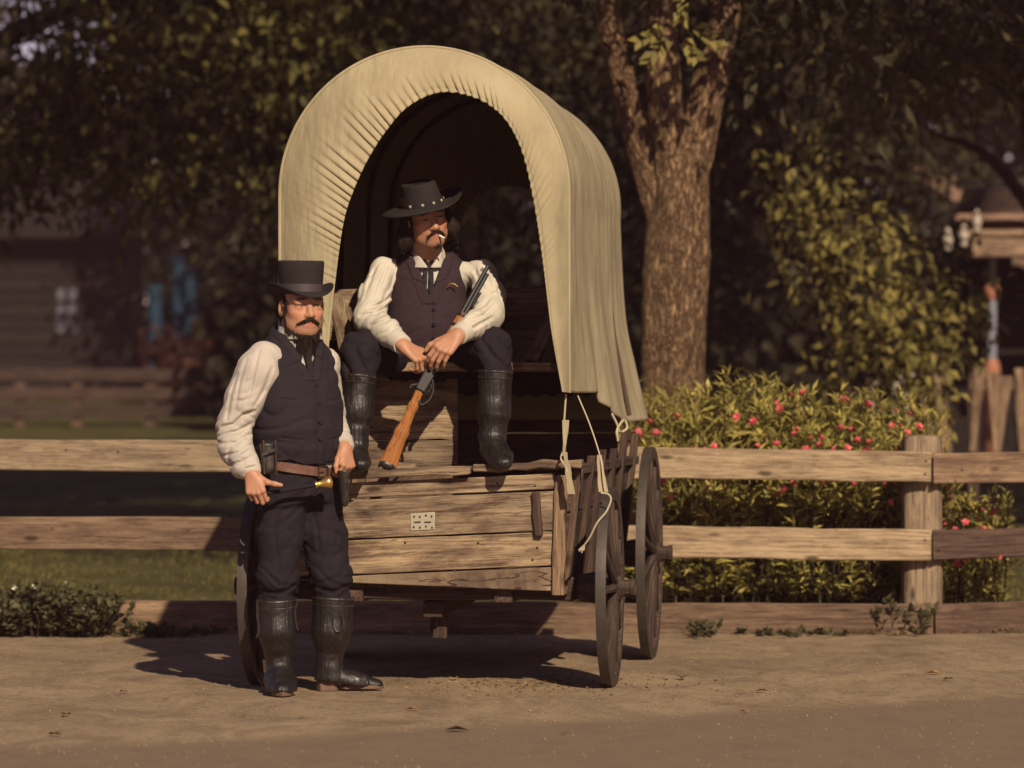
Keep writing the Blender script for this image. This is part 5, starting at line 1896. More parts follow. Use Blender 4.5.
# ------------------------------------------------------------------ the standing man
def standing_man():
    Y0 = 17.36
    a = math.radians(33)
    Fw = np.array([math.sin(a), -math.cos(a), 0]); Rx = np.array([-math.cos(a), -math.sin(a), 0])
    Rt = np.stack([Rx, Fw, np.array([0, 0, 1.0])], 1)
    org = np.array([P(302, 690, Y0)[0], Y0, 0.012])
    to = np.array([P(294.5, 400, Y0)[0], Y0 + 0.02, 0.0])
    s = 1.08
    C = P(301.5, 305.5, Y0)
    yaw = math.radians(24)
    Rh = head_frame((math.sin(yaw), -math.cos(yaw), -0.03), (0.0, 0.0, 1))
    shR, elR, wrR = P(264, 358, 17.27), P(236, 424, 17.27), P(252, 474, 17.12)
    shL, elL, wrL = P(324, 363, 17.46), P(332, 414, 17.56), P(345, 449, 17.33)
    hipR, knR, anR = P(283, 492, 17.32), P(277, 578, 17.30), P(279, 662, 17.33)
    hipL, knL, anL = P(316, 490, 17.42), P(330, 576, 17.40), P(331, 660, 17.43)
    # body: one continuous figure
    Fd = Field((-1.24, 16.88, 0.0), (-0.56, 17.74, 1.80), 0.0042)
    Fd.loft(to, Rt, [(0.84, 0, 0, .150, .100), (0.95, 0, 0, .150, .105), (1.10, 0, 0, .14, .095), (1.30, 0, 0, .13, .075), (1.40, 0, 0, .10, .055), (1.47, 0, 0, .055, .045)])
    nb = P(300, 342, Y0 + 0.02)
    L = add_head(Fd, C, Rh, s, nb)
    for sh, el, wr_ in ((shR, elR, wrR), (shL, elL, wrL)):
        Fd.cap(nb + [0, 0.025, -0.10], sh + [0, 0.02, -0.02], 0.035, 0.03, 0.015)
        Fd.chain([sh + [0, 0, -0.02], el, wr_], [0.036, 0.032, 0.026], 0.015)
    for hp_, kn, an_ in ((hipR, knR, anR), (hipL, knL, anL)):
        Fd.chain([hp_, kn, an_], [0.07, 0.05, 0.032], 0.02)
    Fd.chain([anR + [0, 0.02, 0], P(280.5, 680, 17.30), P(282, 686, 17.17)], [0.032, 0.024, 0.02], 0.01)
    Fd.chain([anL, P(338, 678, 17.44), P(362, 684, 17.455)], [0.032, 0.024, 0.018], 0.01)
    fR = nrm((0.22, -0.35, -0.9))
    AR = add_hand(Fd, wrR, fR, (-0.22, -0.93, 0.28), True, [(42, 70, 45), (46, 72, 45), (50, 74, 45), (54, 74, 45)], 0.98,
                  thumb=[(0.75, -0.45, -0.45), (0.93, -0.25, -0.2), (0.97, -0.1, -0.16)])
    fL = nrm((0.16, -0.42, -0.88))
    AL = add_hand(Fd, wrL, fL, (0.72, -0.60, 0.30), False, [(48, 62, 40), (55, 66, 40), (60, 68, 42), (64, 68, 42)], 0.95,
                  thumb=[(-0.25, -0.75, -0.6), (-0.2, -0.4, -0.9), (0.1, -0.1, -1.0)])
    man = Fd.obj('person', M['skin'], None, org, {'tint': face_tint(C, Rh, s)})
    man.location = tuple(org)
    tag(man, 'man standing in black top hat, navy vest, rolled white shirt sleeves and tall black boots'.replace('rolled ', ''), 'person')
    add_eyes(man, L, Rh, s, org, -0.001)

    # shirt
    Fs = Field((-1.28, 16.98, 0.88), (-0.56, 17.78, 1.56), 0.0045)
    keys = [(0.90, 0, .01, .160, .12), (0.98, 0, .02, .162, .125), (1.10, 0, .026, .166, .134), (1.20, 0, .022, .166, .128), (1.30, 0, .01, .165, .118), (1.38, 0, 0, .155, .095), (1.43, 0, 0, .115, .08), (1.47, 0, 0, .080, .068), (1.525, 0, 0, .066, .064)]
    Fs.loft(to, Rt, keys)
    for sh in (shR, shL): Fs.cap(nb + [0, 0.02, -0.10], sh, 0.062, 0.058, 0.03)
    Fs.chain([shR, P(258, 371, 17.25), P(245.5, 397, 17.25), P(234, 427, 17.26), P(236, 447, 17.22), P(245, 465, 17.15), wrR + (elR - wrR) * 0.08], [0.068, 0.084, 0.080, 0.070, 0.066, 0.055, 0.044], 0.02, (nrm((0.2, 1, 0)), 0.85))
    Fs.chain([shL, elL, wrL + (elL - wrL) * 0.12], [0.060, 0.054, 0.041], 0.025)
    fu = frame_z(shR - elR); ff_ = frame_z(elR - wrR)
    def fs(Pt):
        d1 = np.linalg.norm(Pt - elR, axis=-1)
        wgt = np.clip((Pt[:, 2] - elR[2] + 0.03) / 0.12, 0, 1)
        arm = np.clip((to[0] - 0.13 - Pt[:, 0]) / 0.05, 0, 1)
        up = folds(fu @ np.array([[.9, 0, .44], [0, 1, 0], [-.44, 0, .9]]), 0.008, 3, (16, 16, 4))(Pt)
        lo = folds(ff_ @ np.array([[.9, 0, .44], [0, 1, 0], [-.44, 0, .9]]), 0.012, 9, (4, 4, 19))(Pt)
        return (up * wgt + lo * (1 - wgt)) * (0.25 + 0.75 * np.maximum(arm, np.clip((Pt[:, 0] - to[0] - 0.12) / 0.05, 0, 1)))
    Fs.disp(fs)
    c1 = lambda pts, k=1.0: ([tuple(P(200 + x / 3.2, 240 + y / 3.2, 17.2)[[0, 2]]) for x, y in pts], k, 17.30)
    Fs.disp(creases([c1([(190, 350), (172, 430), (150, 530)], 0.8), c1([(120, 430), (98, 500), (85, 575)], 0.7), c1([(232, 410), (205, 480), (172, 535)], 0.9),
                     c1([(172, 548), (140, 560), (108, 590), (70, 598)], 1.3), c1([(165, 585), (125, 612), (60, 628)], 1.0), c1([(162, 620), (115, 650), (58, 652)], 0.9),
                     c1([(165, 655), (130, 680), (78, 690)], 1.0), c1([(175, 690), (140, 708), (98, 722)], 0.8), c1([(225, 350), (250, 385), (258, 425)], 0.6),
                     c1([(150, 380), (128, 450), (112, 540)], 0.6), c1([(100, 660), (90, 700), (110, 735)], 0.5)]))
    Fs.obj('shirt', M['shirt_cool'], man, org)
    for (wr_, el) in ((wrR, elR), (wrL, elL)):
        d = nrm(el - wr_)
        mb = MB()
        c0 = wr_ - org
        mb.tube([c0 + d * 0.012, c0 + d * 0.016, c0 + d * 0.03, c0 + d * 0.062, c0 + d * 0.066], [0.036, 0.0425, 0.044, 0.046, 0.042], 28)
        mb.build('cuff', M['shirt_cool'], man)
    # collar wings
    Fc = Field(*bounds(nb, nb + [0, 0, 0.06], m=0.13), 0.0035)
    Fc.loft(np.array([nb[0], nb[1], 0]) + Fw * 0.012, Rt, [(1.47, 0, 0, .088, .082), (1.50, 0, 0.0, .079, .074), (1.56, 0, -.002, .076, .072), (1.582, 0, -.002, .074, .070)])
    z0 = 1.535
    def vcut(Pt):
        q = (Pt - np.array([nb[0], nb[1], 0])) @ Rt
        return np.maximum(np.abs(q[:, :, :, 0]) - (q[:, :, :, 2] - 1.43) * 0.62, -q[:, :, :, 1] - 0.0)
    Fc.apply(vcut, nb - 0.2, nb + 0.2, 0.004, 's')
    Fc.obj('collar', M['shirt'], man, org)
    # neck tie hanging from under the beard
    mb = MB()
    tq = lambda x, y, z: to - org + Rt @ np.array([x, y, 0]) + np.array([0, 0, z])
    tie = [tq(0.0, 0.088, 1.455), tq(0.002, 0.112, 1.40), tq(0.0, 0.126, 1.34), tq(0.0, 0.135, 1.28)]
    for p0, p1, w0, w1 in zip(tie, tie[1:], (0.012, 0.012, 0.014), (0.012, 0.014, 0.016)):
        mb.board(p0, p1, Rx * w0, Fw * 0.006, n=3, jit=0.001, wend=Rx * w1)
    mb.build('tie', M['tie'], man)

    # vest
    Fv = Field((-1.18, 17.05, 0.92), (-0.56, 17.72, 1.58), 0.0042)
    kv = [(0.955, 0, .018, .176, .142), (1.02, 0, .028, .188, .150), (1.10, 0, .032, .190, .152), (1.20, 0, .028, .188, .144), (1.28, 0, .02, .182, .132), (1.35, 0, .008, .176, .118), (1.40, 0, 0, .168, .104), (1.44, 0, -.004, .148, .092), (1.48, 0, -.010, .120, .084), (1.51, 0, -.012, .100, .078), (1.535, 0, -.012, .088, .072)]
    Fv.loft(to, Rt, kv)
    # armholes bite into the sides below the shoulder
    for sh, q in ((shR, 1), (shL, -1)):
        Fv.ell(to + Rt @ np.array([q * 0.212, 0.01, 0]) + np.array([0, 0, 1.315]), (0.056, 0.085, 0.100), Rt, 0.012, 's')
    def vneck(Pt):
        q = (Pt - to) @ Rt
        return np.maximum(np.abs(q[..., 0]) - (q[..., 2] - 1.30) * 0.43, 0.02 - q[..., 1])
    Fv.apply(vneck, to + [-.2, -.25, 1.28], to + [.2, .2, 1.58], 0.004, 's')
    def neckhole(Pt):
        q = (Pt - to) @ Rt
        return np.sqrt(q[..., 0] ** 2 + (q[..., 1] + 0.0) ** 2) - (0.076 + np.clip(q[..., 2] - 1.49, 0, 1) * 0.5)
    Fv.apply(neckhole, to + [-.2, -.2, 1.47], to + [.2, .2, 1.58], 0.004, 's')
    def hem(Pt):
        q = (Pt - to) @ Rt
        zb = 0.972 - 0.030 * np.clip(1 - np.abs(q[..., 0]) / 0.11, 0, 1) * (q[..., 1] > 0)
        return q[..., 2] - zb
    Fv.apply(hem, to + [-.3, -.3, 0.90], to + [.3, .3, 1.0], 0.004, 's')
    def lap(Pt):
        q = (Pt - to) @ Rt
        front = np.clip(q[:, 1] / 0.03, 0, 1)
        w_ = np.abs(q[:, 0]) - (q[:, 2] - 1.30) * 0.43
        lp_ = np.clip((0.034 - w_) / 0.004, 0, 1) * (w_ > -0.01) * (q[:, 2] > 1.30) * (q[:, 2] < 1.49) * 0.006
        seam = -0.006 * np.exp(-((q[:, 0] + 0.008) / 0.004) ** 2) * (q[:, 2] < 1.315)
        pock = sum(-0.005 * np.exp(-((q[:, 2] - z - 0.1 * (np.abs(q[:, 0]) - .1)) / 0.004) ** 2) * (np.abs(np.abs(q[:, 0]) - 0.10) < 0.045) for z in (1.06, 1.22))
        return front * (lp_ + seam + pock) + folds(np.eye(3), 0.010, 41, (4, 4, 13))(Pt)
    Fv.disp(lap)
    vest = Fv.obj('vest', M['vest_navy'], man, org)
    for z in (1.28, 1.205, 1.13, 1.06):
        yb = float(np.interp(z, [k[0] for k in kv], [k[2] + k[4] for k in kv]))
        mb = MB()
        mb.lathe([(0.009, -0.004), (0.0095, 0.004), (0.006, 0.006), (0, 0.0045)], tq(-0.018, yb - 0.001, z), Fw, (0, 0, 1), 14)
        mb.build('button', M['tie'], vest)

    # trousers
    Ft = Field((-1.14, 17.05, 0.30), (-0.56, 17.72, 1.0), 0.005)
    Ft.loft(to, Rt, [(0.80, 0, .01, .170, .128), (0.88, 0, .012, .174, .132), (0.95, 0, .012, .168, .130), (0.985, 0, .01, .164, .126)])
    Ft.chain([hipR, (hipR + knR) / 2, knR, P(277, 600, 17.31)], [0.102, 0.092, 0.083, 0.073], 0.03)
    Ft.chain([hipL, (hipL + knL) / 2 + [0.0, 0, 0], knL, P(334, 600, 17.42)], [0.102, 0.092, 0.082, 0.075], 0.03)
    def tf(Pt):
        low = np.clip((0.66 - Pt[:, 2]) / 0.25, 0.4, 1)
        return folds(np.array([[.9, 0, .3], [0, 1, 0], [-.3, 0, .9]]), 0.024, 55, (6, 6, 13))(Pt) * low + folds(np.array([[.7, 0, -.7], [0, 1, 0], [.7, 0, .7]]), 0.008, 58, (6, 6, 20))(Pt)
    Ft.disp(tf)
    c3 = lambda pts, k=1.0: ([tuple(P(200 + x / 2.954, 450 + y / 2.954, 17.25)[[0, 2]]) for x, y in pts], k, 17.42)
    Ft.disp(creases([c3([(172, 412), (235, 425), (280, 402)], 1.4), c3([(200, 360), (235, 396), (297, 402)], 0.9), c3([(180, 345), (215, 378), (232, 400)], 0.9),
                     c3([(330, 405), (390, 424), (442, 398)], 1.2), c3([(345, 352), (380, 392), (430, 408)], 1.0), c3([(440, 330), (410, 375), (350, 400)], 0.8),
                     c3([(315, 150), (262, 205), (215, 235)], 0.9), c3([(325, 160), (345, 240), (352, 320)], 0.9), c3([(230, 190), (222, 270), (235, 340)], 0.6),
                     c3([(390, 190), (402, 260), (395, 330)], 0.6)], 0.0055, 0.009))
    Ft.obj('trousers', M['trousers'], man, org)

    # boots
    bR = boot('boot', man, org, [P(277, 598, 17.31), P(277.5, 630, 17.31), P(279, 655, 17.33)], [0.084, 0.076, 0.058],
              [P(279.5, 668, 17.36), P(280.5, 681, 17.28), P(282, 688.5, 17.15), P(282.5, 691.5, 17.085)], [0.056, 0.060, 0.055, 0.042], lambda X, Y: 0.050 - 0.020 * np.clip((17.36 - Y) / 0.14, 0, 1), (0, -1, 0))
    bL = boot('boot', man, org, [P(333.5, 596, 17.42), P(332, 630, 17.42), P(330.5, 652, 17.43)], [0.088, 0.078, 0.058],
              [P(329, 666, 17.43), P(330, 677, 17.44), P(353, 682, 17.45), P(375, 685.5, 17.46)], [0.054, 0.056, 0.050, 0.036], lambda X, Y: 0.056 - 0.024 * np.clip((X - P(328, 690, 17.45)[0]) / 0.12, 0, 1), (1, 0, 0))
    mb = MB()
    g = 0.014
    def solep(pts, z0, z1):
        n_ = len(pts)
        V = [(x, y, z0) for x, y in pts] + [(x, y, z1) for x, y in pts]
        mb.add([np.array(v) - org for v in V], [tuple(reversed(range(n_))), tuple(range(n_, 2 * n_))] + [(i, (i + 1) % n_, n_ + (i + 1) % n_, n_ + i) for i in range(n_)])
    # sole outlines on the ground: left boot points to the right of the photo, the other towards the lens
    def outline(heel, toe, w0=0.034, w1=0.05, n_=24):
        heel, toe = np.array(heel), np.array(toe)
        d = toe - heel; ln = np.linalg.norm(d); d = d / ln; sd = np.array([-d[1], d[0]])
        pts = []
        for k in range(n_):
            an = 2 * math.pi * k / n_
            u = 0.5 - 0.5 * math.cos(an)
            wv = np.interp(u, [0, 0.12, 0.4, 0.7, 0.9, 1], [0.0, w0, w0 * 0.85, w1, w1 * 0.7, 0.0])
            pts.append(heel + d * ln * u + sd * wv * (1 if an < math.pi else -1))
        return pts
    hL, tL = P(316, 690, 17.44)[:2], P(384, 690, 17.47)[:2]
    solep(outline(hL + (tL - hL) * 0.32, tL, 0.040, 0.05), 0.020, 0.036)
    mb.build('sole', M['boot_sole'], bL, bevel=0.003)
    mb = MB()
    hd = outline(hL + [0.002, 0], hL + (tL - hL) * 0.34, 0.040, 0.042)
    solep(hd, 0.012, 0.060)
    mb.build('heel', M['boot_sole'], bL, bevel=0.004)
    mb = MB()
    hR, tR = np.array([P(279.5, 690, 17.40)[0], 17.42]), np.array([P(283, 690, 17.05)[0], 17.035])
    solep(outline(hR, tR), 0.016, 0.034)
    mb.build('sole', M['boot_sole'], bR, bevel=0.003)
    mb = MB()
    solep(outline(hR, hR + (tR - hR) * 0.30, 0.036, 0.036), 0.012, 0.056)
    mb.build('heel', M['boot_sole'], bR, bevel=0.004)
    # pull straps
    for b_, px, Y in ((bR, 258, 17.27), (bR, 296, 17.27), (bL, 338, 17.33)):
        mb = MB()
        q = [P(px + dx, py, Y) - org for dx, py in (((-1, 600), (-1, 615), (1, 630), (-2, 638)) if px < 290 else ((1, 600), (-1, 615), (1, 628), (2, 630)))]
        if px > 300: q = [P(px + dx, py, Y) - org for dx, py in ((-4, 614), (-5, 626), (0, 632), (5, 626), (4, 614))]
        mb.tube(smooth_curve(q, 14), 0.004, 6)
        mb.build('pull_strap', M['boot_foot'], b_)

    # belt, buckle, holsters
    def ring(z, dz, grow, zr=0.0):
        V, F, G = [], [], []
        n_ = 72
        for k in range(n_):
            an = 2 * math.pi * k / n_
            x, y = math.cos(an), math.sin(an)
            r = (abs(x) ** 2.3 + abs(y) ** 2.3) ** (-1 / 2.3)
            for (gr, zz) in ((grow, -dz), (grow + 0.006, -dz), (grow + 0.006, dz), (grow, dz)):
                q = to - org + Rt @ np.array([(0.172 + gr) * r * x, 0.012 + (0.134 + gr) * r * y, 0]) + np.array([0, 0, z + zz + zr * x - 0.02 * y])
                V.append(q); G.append((an * 0.2, zz, gr))
        for k in range(n_):
            k2 = (k + 1) % n_
            for j in range(4):
                F.append((4 * k + j, 4 * k2 + j, 4 * k2 + (j + 1) % 4, 4 * k + (j + 1) % 4))
        return V, F, G
    mb = MB()
    mb.add(*ring(0.948, 0.019, 0.004, 0.020))
    belt = mb.build('belt', M['belt'], man)
    mb = MB()
    bc = to - org + Rt @ np.array([-0.045, 0.154, 0]) + np.array([0, 0, 0.922])
    for (x0, z0, x1, z1) in ((-.022, .024, .022, .024), (-.022, -.024, .022, -.024), (-.022, .024, -.022, -.024), (.022, .024, .022, -.024), (0.0, 0.0, 0.022, 0.0)):
        mb.tube([bc + Rx * x0 + [0, 0, z0], bc + Rx * x1 + [0, 0, z1]], 0.0042, 8)
    mb.build('buckle', M['steel'], belt)
    def holster(pc, top, bot, w0, w1, name='holster', d=0.028):
        Fh = Field(*bounds(top, bot, m=0.1), 0.0035)
        Fh.chain([top, bot], [w0, w1], 0.01, (pc, d / w0))
        Fh.apply(lambda Pt: (top[2] - 0.01 - Pt[..., 2]), top - 0.1, top + 0.1, 0.003, 's')
        return Fh.obj(name, M['holster'], man, org)
    h1 = holster((0.35, -0.93, 0), P(268, 441, 17.13), P(269, 468, 17.13), 0.036, 0.028)
    mb = MB()
    for px in (263.5, 275.5):
        mb.tube([P(px, 440, 17.095) - org, P(px + 0.8, 474, 17.095) - org], 0.004, 6)
    mb.build('holster_strap', M['fence_dark'], h1)
    mb = MB()
    mb.board(P(262, 455, 17.09) - org, P(276, 449, 17.09) - org, (0, 0, 0.006), (0, 0.004, 0), n=2, jit=0)
    mb.build('holster_flap', M['holster'], h1)
    h2 = holster((-0.6, -0.8, 0), P(343, 468, 17.245), P(345, 503, 17.28), 0.027, 0.016, d=0.024)

    # beard, moustache, hair
    Fb = Field(C - 0.2, C + 0.2, 0.0032)
    e = lambda c, r, k=0.015: Fb.ell(L(*c), np.array(r) * s, Rh, k)
    e((0, 0.046, -0.122), (0.046, 0.038, 0.026)); e((0.006, 0.056, -0.152), (0.036, 0.028, 0.036)); e((0.008, 0.062, -0.185), (0.024, 0.020, 0.034))
    for q in (-1, 1):
        Fb.chain([L(q * 0.073, 0.012, 0.02), L(q * 0.071, 0.012, -0.045), L(q * 0.056, 0.026, -0.094), L(q * 0.03, 0.046, -0.118)], [0.006 * s, 0.007 * s, 0.013 * s, 0.020 * s], 0.012)
    Fb.ell(L(0, 0.088, -0.090), np.array((0.036, 0.030, 0.026)) * s, Rh, 0.006, 's')
    Fb.disp(lambda Pt: 0.010 * (vn((Pt - C) @ Rh * np.array([95, 95, 26]), 3) - 0.5) + 0.008 * (vn((Pt - C) @ Rh * 45, 8) - 0.5))
    down = lambda c: np.array([0, 0, -1.0]) + 0.25 * Rh[:, 1]
    hair_obj('beard', Fb, man, org, 1500, lambda c: np.repeat(down(c)[None], len(c), 0), 0.030, 0.0022)
    Fm = Field(C - 0.2, C + 0.2, 0.003)
    for q in (-1, 1):
        Fm.chain([L(q * 0.003, 0.100, -0.053), L(q * 0.018, 0.096, -0.056), L(q * 0.033, 0.084, -0.066), L(q * 0.043, 0.075, -0.069)], [0.0034 * s, 0.0046 * s, 0.0042 * s, 0.003 * s], 0.003)
    Fm.disp(lambda Pt: 0.004 * (vn((Pt - C) @ Rh * np.array([60, 120, 120]), 5) - 0.5))
    def mflow(c):
        q = (c - C) @ Rh
        return (np.sign(q[:, 0])[:, None] * Rh[:, 0] * 0.9 - Rh[:, 2] * 0.6)
    hair_obj('moustache', Fm, man, org, 420, mflow, 0.010, 0.0018)
    Fh = Field(C - 0.2, C + 0.2, 0.004)
    Fh.ell(L(0, -0.020, 0.045), np.array((0.085, 0.099, 0.094)) * s, Rh, 0.01)
    Fh.ell(L(0, -0.055, -0.025), np.array((0.076, 0.062, 0.068)) * s, Rh, 0.03)
    Fh.apply(lambda Pt: (0.028 - ((Pt - C) @ Rh)[..., 1] - 0.25 * ((Pt - C) @ Rh)[..., 2]), C - 0.2, C + 0.2, 0.005, 's')
    Fh.ell(L(0, 0.06, -0.03), np.array((0.080, 0.075, 0.075)) * s, Rh, 0.006, 's')
    for q in (-1, 1): Fh.ell(L(q * 0.085, -0.004, -0.012), np.array((0.03, 0.022, 0.035)) * s, Rh, 0.006, 's')
    Fh.disp(lambda Pt: 0.006 * (vn((Pt - C) @ Rh * np.array([70, 70, 20]), 13) - 0.5))
    hair_obj('hair', Fh, man, org, 900, lambda c: np.repeat(np.array([[0, 0.1, -1.0]]), len(c), 0), 0.035, 0.0022)
    # top hat
    hc = L(0, -0.010, 0.046)
    hb = hat_mesh(hc - org, Rh, 0.0875, 0.104, 0.132, 1.075, 0.50, lambda an, t: (0.026 * math.cos(an) ** 2 * (1 + t ** 3 * 0.5) - 0.016 * math.sin(an) ** 2) * t ** 1.6)
    hat = hb.build('top_hat', M['felt'], man, sharp=70)
    band_mesh(hc - org, Rh, 0.0885, 0.105, 0.008, 0.040, 1.025).build('hat_band', M['ribbon'], hat)
    return man, AR, AL, wrR, fR


man1, AR, AL, wrR, fR = standing_man()

# the short black stick with a brass knob in his right fist
a_ = AR(0.012, 0.088, -0.030)
b_ = P(317, 484.5, a_[1] + 0.05)
stick = empty('brass_knobbed_stick', a_, 0, 'short black stick with a bright brass knob held in the standing man\'s fist', 'stick')
d_ = nrm(b_ - a_)
mb = MB()
mb.tube([d_ * t for t in np.linspace(-0.02, np.linalg.norm(b_ - a_), 12)], 0.0085, 12)
mb.build('shaft', M['trousers'], stick)
mb = MB()
ln = np.linalg.norm(b_ - a_)
mb.lathe([(0, 0), (0.013, 0), (0.0145, 0.006), (0.012, 0.012), (0.013, 0.024), (0.020, 0.040), (0.025, 0.052), (0.025, 0.062), (0.018, 0.071), (0, 0.074)], d_ * (ln - 0.008), d_, (0, 0, 1), 28)
mb.build('knob', M['brass'], stick)

# the pistol at his left hip, its dark grip in his hand
gp = AL(0.0, 0.100, -0.026)
pistol = empty('pistol', gp, 0, 'holstered pistol with a dark grip under the standing man\'s left hand', 'pistol')
mb = MB()
Fg = Field((-0.08, -0.08, -0.1), (0.08, 0.08, 0.1), 0.003)
Fg.chain([(-0.004, -0.012, 0.042), (0.0, -0.004, 0.018), (0.002, 0.0, -0.02)], [0.015, 0.0125, 0.013], 0.008, ((0.75, -0.6, 0), 0.8))
Fg.obj('grip', M['gunmetal'], pistol)
mb.tube([(0.002, 0.0, -0.02), (0.004, 0.004, -0.06), (0.008, 0.01, -0.13)], [0.015, 0.013, 0.009], 12)
mb.build('barrel', M['gunmetal'], pistol)


# ------------------------------------------------------------------ the seated man
def seated_man():
    Rt0 = np.array([[-1, 0, 0], [0, -1, 0], [0, 0, 1.0]]).T         # x = his right (photo left), y towards the lens
    lean = math.radians(9)
    up = np.array([0.0, -math.sin(lean), math.cos(lean)]); fw = np.array([0, -math.cos(lean), -math.sin(lean)])
    Rt = np.stack([np.array([-1.0, 0, 0]), fw, up], 1)
    to = P(428, 356, 18.16)                                         # pelvis centre
    org = np.array([to[0], to[1], 1.383])
    s = 1.06
    C = P(425.5, 217, 17.98)
    Rh = head_frame((0.36, -0.92, -0.12), (-0.25, 0.0, 0.97))
    nb = P(428, 254, 18.06)
    shR, elR, wrR = P(384, 271, 18.07), P(370, 320, 17.90), P(404, 346, 17.68)
    shL, elL, wrL = P(483, 273, 18.07), P(488, 316, 17.88), P(457, 336, 17.645)
    hipR, knR = P(409, 352, 18.12), P(361, 351, 17.80)
    hipL, knL = P(447, 352, 18.12), P(492, 347, 17.80)
    anR, anL = P(354, 444, 17.74), P(493, 438, 17.76)
    Fd = Field((-0.80, 17.36, 0.84), (0.02, 18.34, 2.12), 0.0044)
    Fd.loft(to, Rt, [(-0.06, 0, 0, .14, .09), (0.1, 0, 0, .14, .09), (0.3, 0, 0, .12, .06), (0.38, 0, 0, .09, .05), (0.44, 0, 0, .055, .045)])
    L = add_head(Fd, C, Rh, s, nb)
    for sh, el, wr_ in ((shR, elR, wrR), (shL, elL, wrL)):
        Fd.cap(nb + [0, 0.025, -0.10], sh + [0, 0.02, -0.02], 0.035, 0.03, 0.015)
        Fd.chain([sh + [0, 0, -0.02], el, wr_], [0.036, 0.032, 0.026], 0.015)
    for hp_, kn, an_ in ((hipR, knR, anR), (hipL, knL, anL)):
        Fd.chain([hp_, kn, an_], [0.06, 0.05, 0.032], 0.03)
    fr_ = nrm((0.78, -0.10, -0.58))
    add_hand(Fd, wrR, fr_, (0.30, -0.62, 0.72), True, [(48, 60, 40), (50, 62, 40), (52, 64, 40), (55, 64, 40)], 1.06,
             thumb=[(0.8, 0.1, -0.25), (0.85, 0.15, -0.45), (0.7, 0.1, -0.65)])
    fl_ = nrm((-0.66, -0.36, -0.66))
    add_hand(Fd, wrL, fl_, (-0.12, -0.90, 0.42), False, [(30, 34, 22), (32, 32, 20), (34, 30, 20), (36, 28, 20)], 1.08,
             thumb=[(-0.75, -0.1, -0.3), (-0.85, 0.05, -0.45), (-0.6, 0.1, -0.75)], spread=0.06)
    man = Fd.obj('person', M['skin'], None, org, {'tint': face_tint(C, Rh, s)})
    man.location = tuple(org)
    tag(man, 'man seated on the wagon bench in wide brimmed hat and plum vest with a rifle', 'person')
    add_eyes(man, L, Rh, s, org, -0.001)

    Fs = Field((-0.80, 17.55, 1.36), (0.02, 18.36, 1.96), 0.0046)
    Fs.loft(to, Rt, [(-0.04, 0, 0, .17, .12), (0.06, 0, .02, .172, .13), (0.2, 0, .015, .172, .125), (0.32, 0, 0, .16, .105), (0.385, 0, 0, .135, .09), (0.43, 0, 0, .085, .07), (0.47, 0, 0, .066, .062), (0.50, 0, 0, .063, .06)])
    for sh in (shR, shL): Fs.cap(nb + [0, 0.05, -0.09], sh + [0, 0.01, 0], 0.055, 0.054, 0.025)
    Fs.chain([shR, (shR + elR) / 2 + [-0.012, 0, 0], elR, (elR + wrR) / 2 + [0, 0, 0.004], wrR + (elR - wrR) * 0.2], [0.056, 0.068, 0.066, 0.056, 0.043], 0.03)
    Fs.chain([shL, (shL + elL) / 2 + [0.012, 0, 0], elL, (elL + wrL) / 2 + [0, 0, 0.004], wrL + (elL - wrL) * 0.2], [0.056, 0.068, 0.066, 0.056, 0.043], 0.03)
    fu, ff1 = frame_z(shR - elR), frame_z(elR - wrR)
    fu2, ff2 = frame_z(shL - elL), frame_z(elL - wrL)
    sk = np.array([[.9, 0, .44], [0, 1, 0], [-.44, 0, .9]])
    def fs(Pt):
        wgt = np.clip((Pt[:, 2] - elR[2] - 0.0) / 0.10, 0, 1)
        left = Pt[:, 0] < to[0]
        upf = np.where(left, folds(fu @ sk, 0.010, 23, (17, 17, 4))(Pt), folds(fu2 @ sk.T, 0.010, 27, (17, 17, 4))(Pt))
        lof = np.where(left, folds(ff1 @ sk, 0.012, 29, (4, 4, 19))(Pt), folds(ff2 @ sk.T, 0.012, 33, (4, 4, 19))(Pt))
        arm = np.clip((np.abs(Pt[:, 0] - to[0]) - 0.12) / 0.05, 0.15, 1)
        return (upf * wgt + lof * (1 - wgt)) * arm
    Fs.disp(fs)
    c2 = lambda pts, k=1.0: ([tuple(P(330 + x / 4.8, 170 + y / 4.8, 17.9)[[0, 2]]) for x, y in pts], k, 18.02)
    Fs.disp(creases([c2([(235, 400), (200, 500), (165, 610)], 0.9), c2([(285, 410), (250, 520), (215, 620)], 1.0), c2([(312, 470), (285, 560), (240, 650)], 0.8),
                     c2([(200, 430), (165, 520), (145, 600)], 0.6), c2([(300, 590), (255, 640), (190, 665)], 1.2), c2([(290, 640), (225, 690), (150, 700)], 1.0),
                     c2([(320, 700), (270, 730), (200, 750)], 1.0), c2([(345, 745), (300, 775), (250, 790)], 0.8),
                     c2([(650, 380), (690, 470), (730, 560)], 0.9), c2([(690, 380), (745, 470), (775, 570)], 0.8), c2([(640, 450), (660, 550), (700, 640)], 0.8),
                     c2([(785, 590), (740, 650), (660, 690)], 1.2), c2([(790, 650), (740, 700), (650, 740)], 1.0), c2([(780, 710), (720, 745), (650, 790)], 0.9), c2([(700, 640), (660, 680), (620, 740)], 0.8)]))
    Fs.obj('shirt', M['shirt'], man, org)
    for wr_, el in ((wrR, elR), (wrL, elL)):
        d = nrm(el - wr_)
        c0 = wr_ - org
        mb = MB()
        mb.tube([c0 + d * 0.008, c0 + d * 0.012, c0 + d * 0.03, c0 + d * 0.062, c0 + d * 0.066], [0.036, 0.0425, 0.044, 0.047, 0.043], 28)
        mb.build('cuff', M['shirt'], man)
    Fc = Field(*bounds(nb, nb + [0, 0, 0.06], m=0.13), 0.0035)
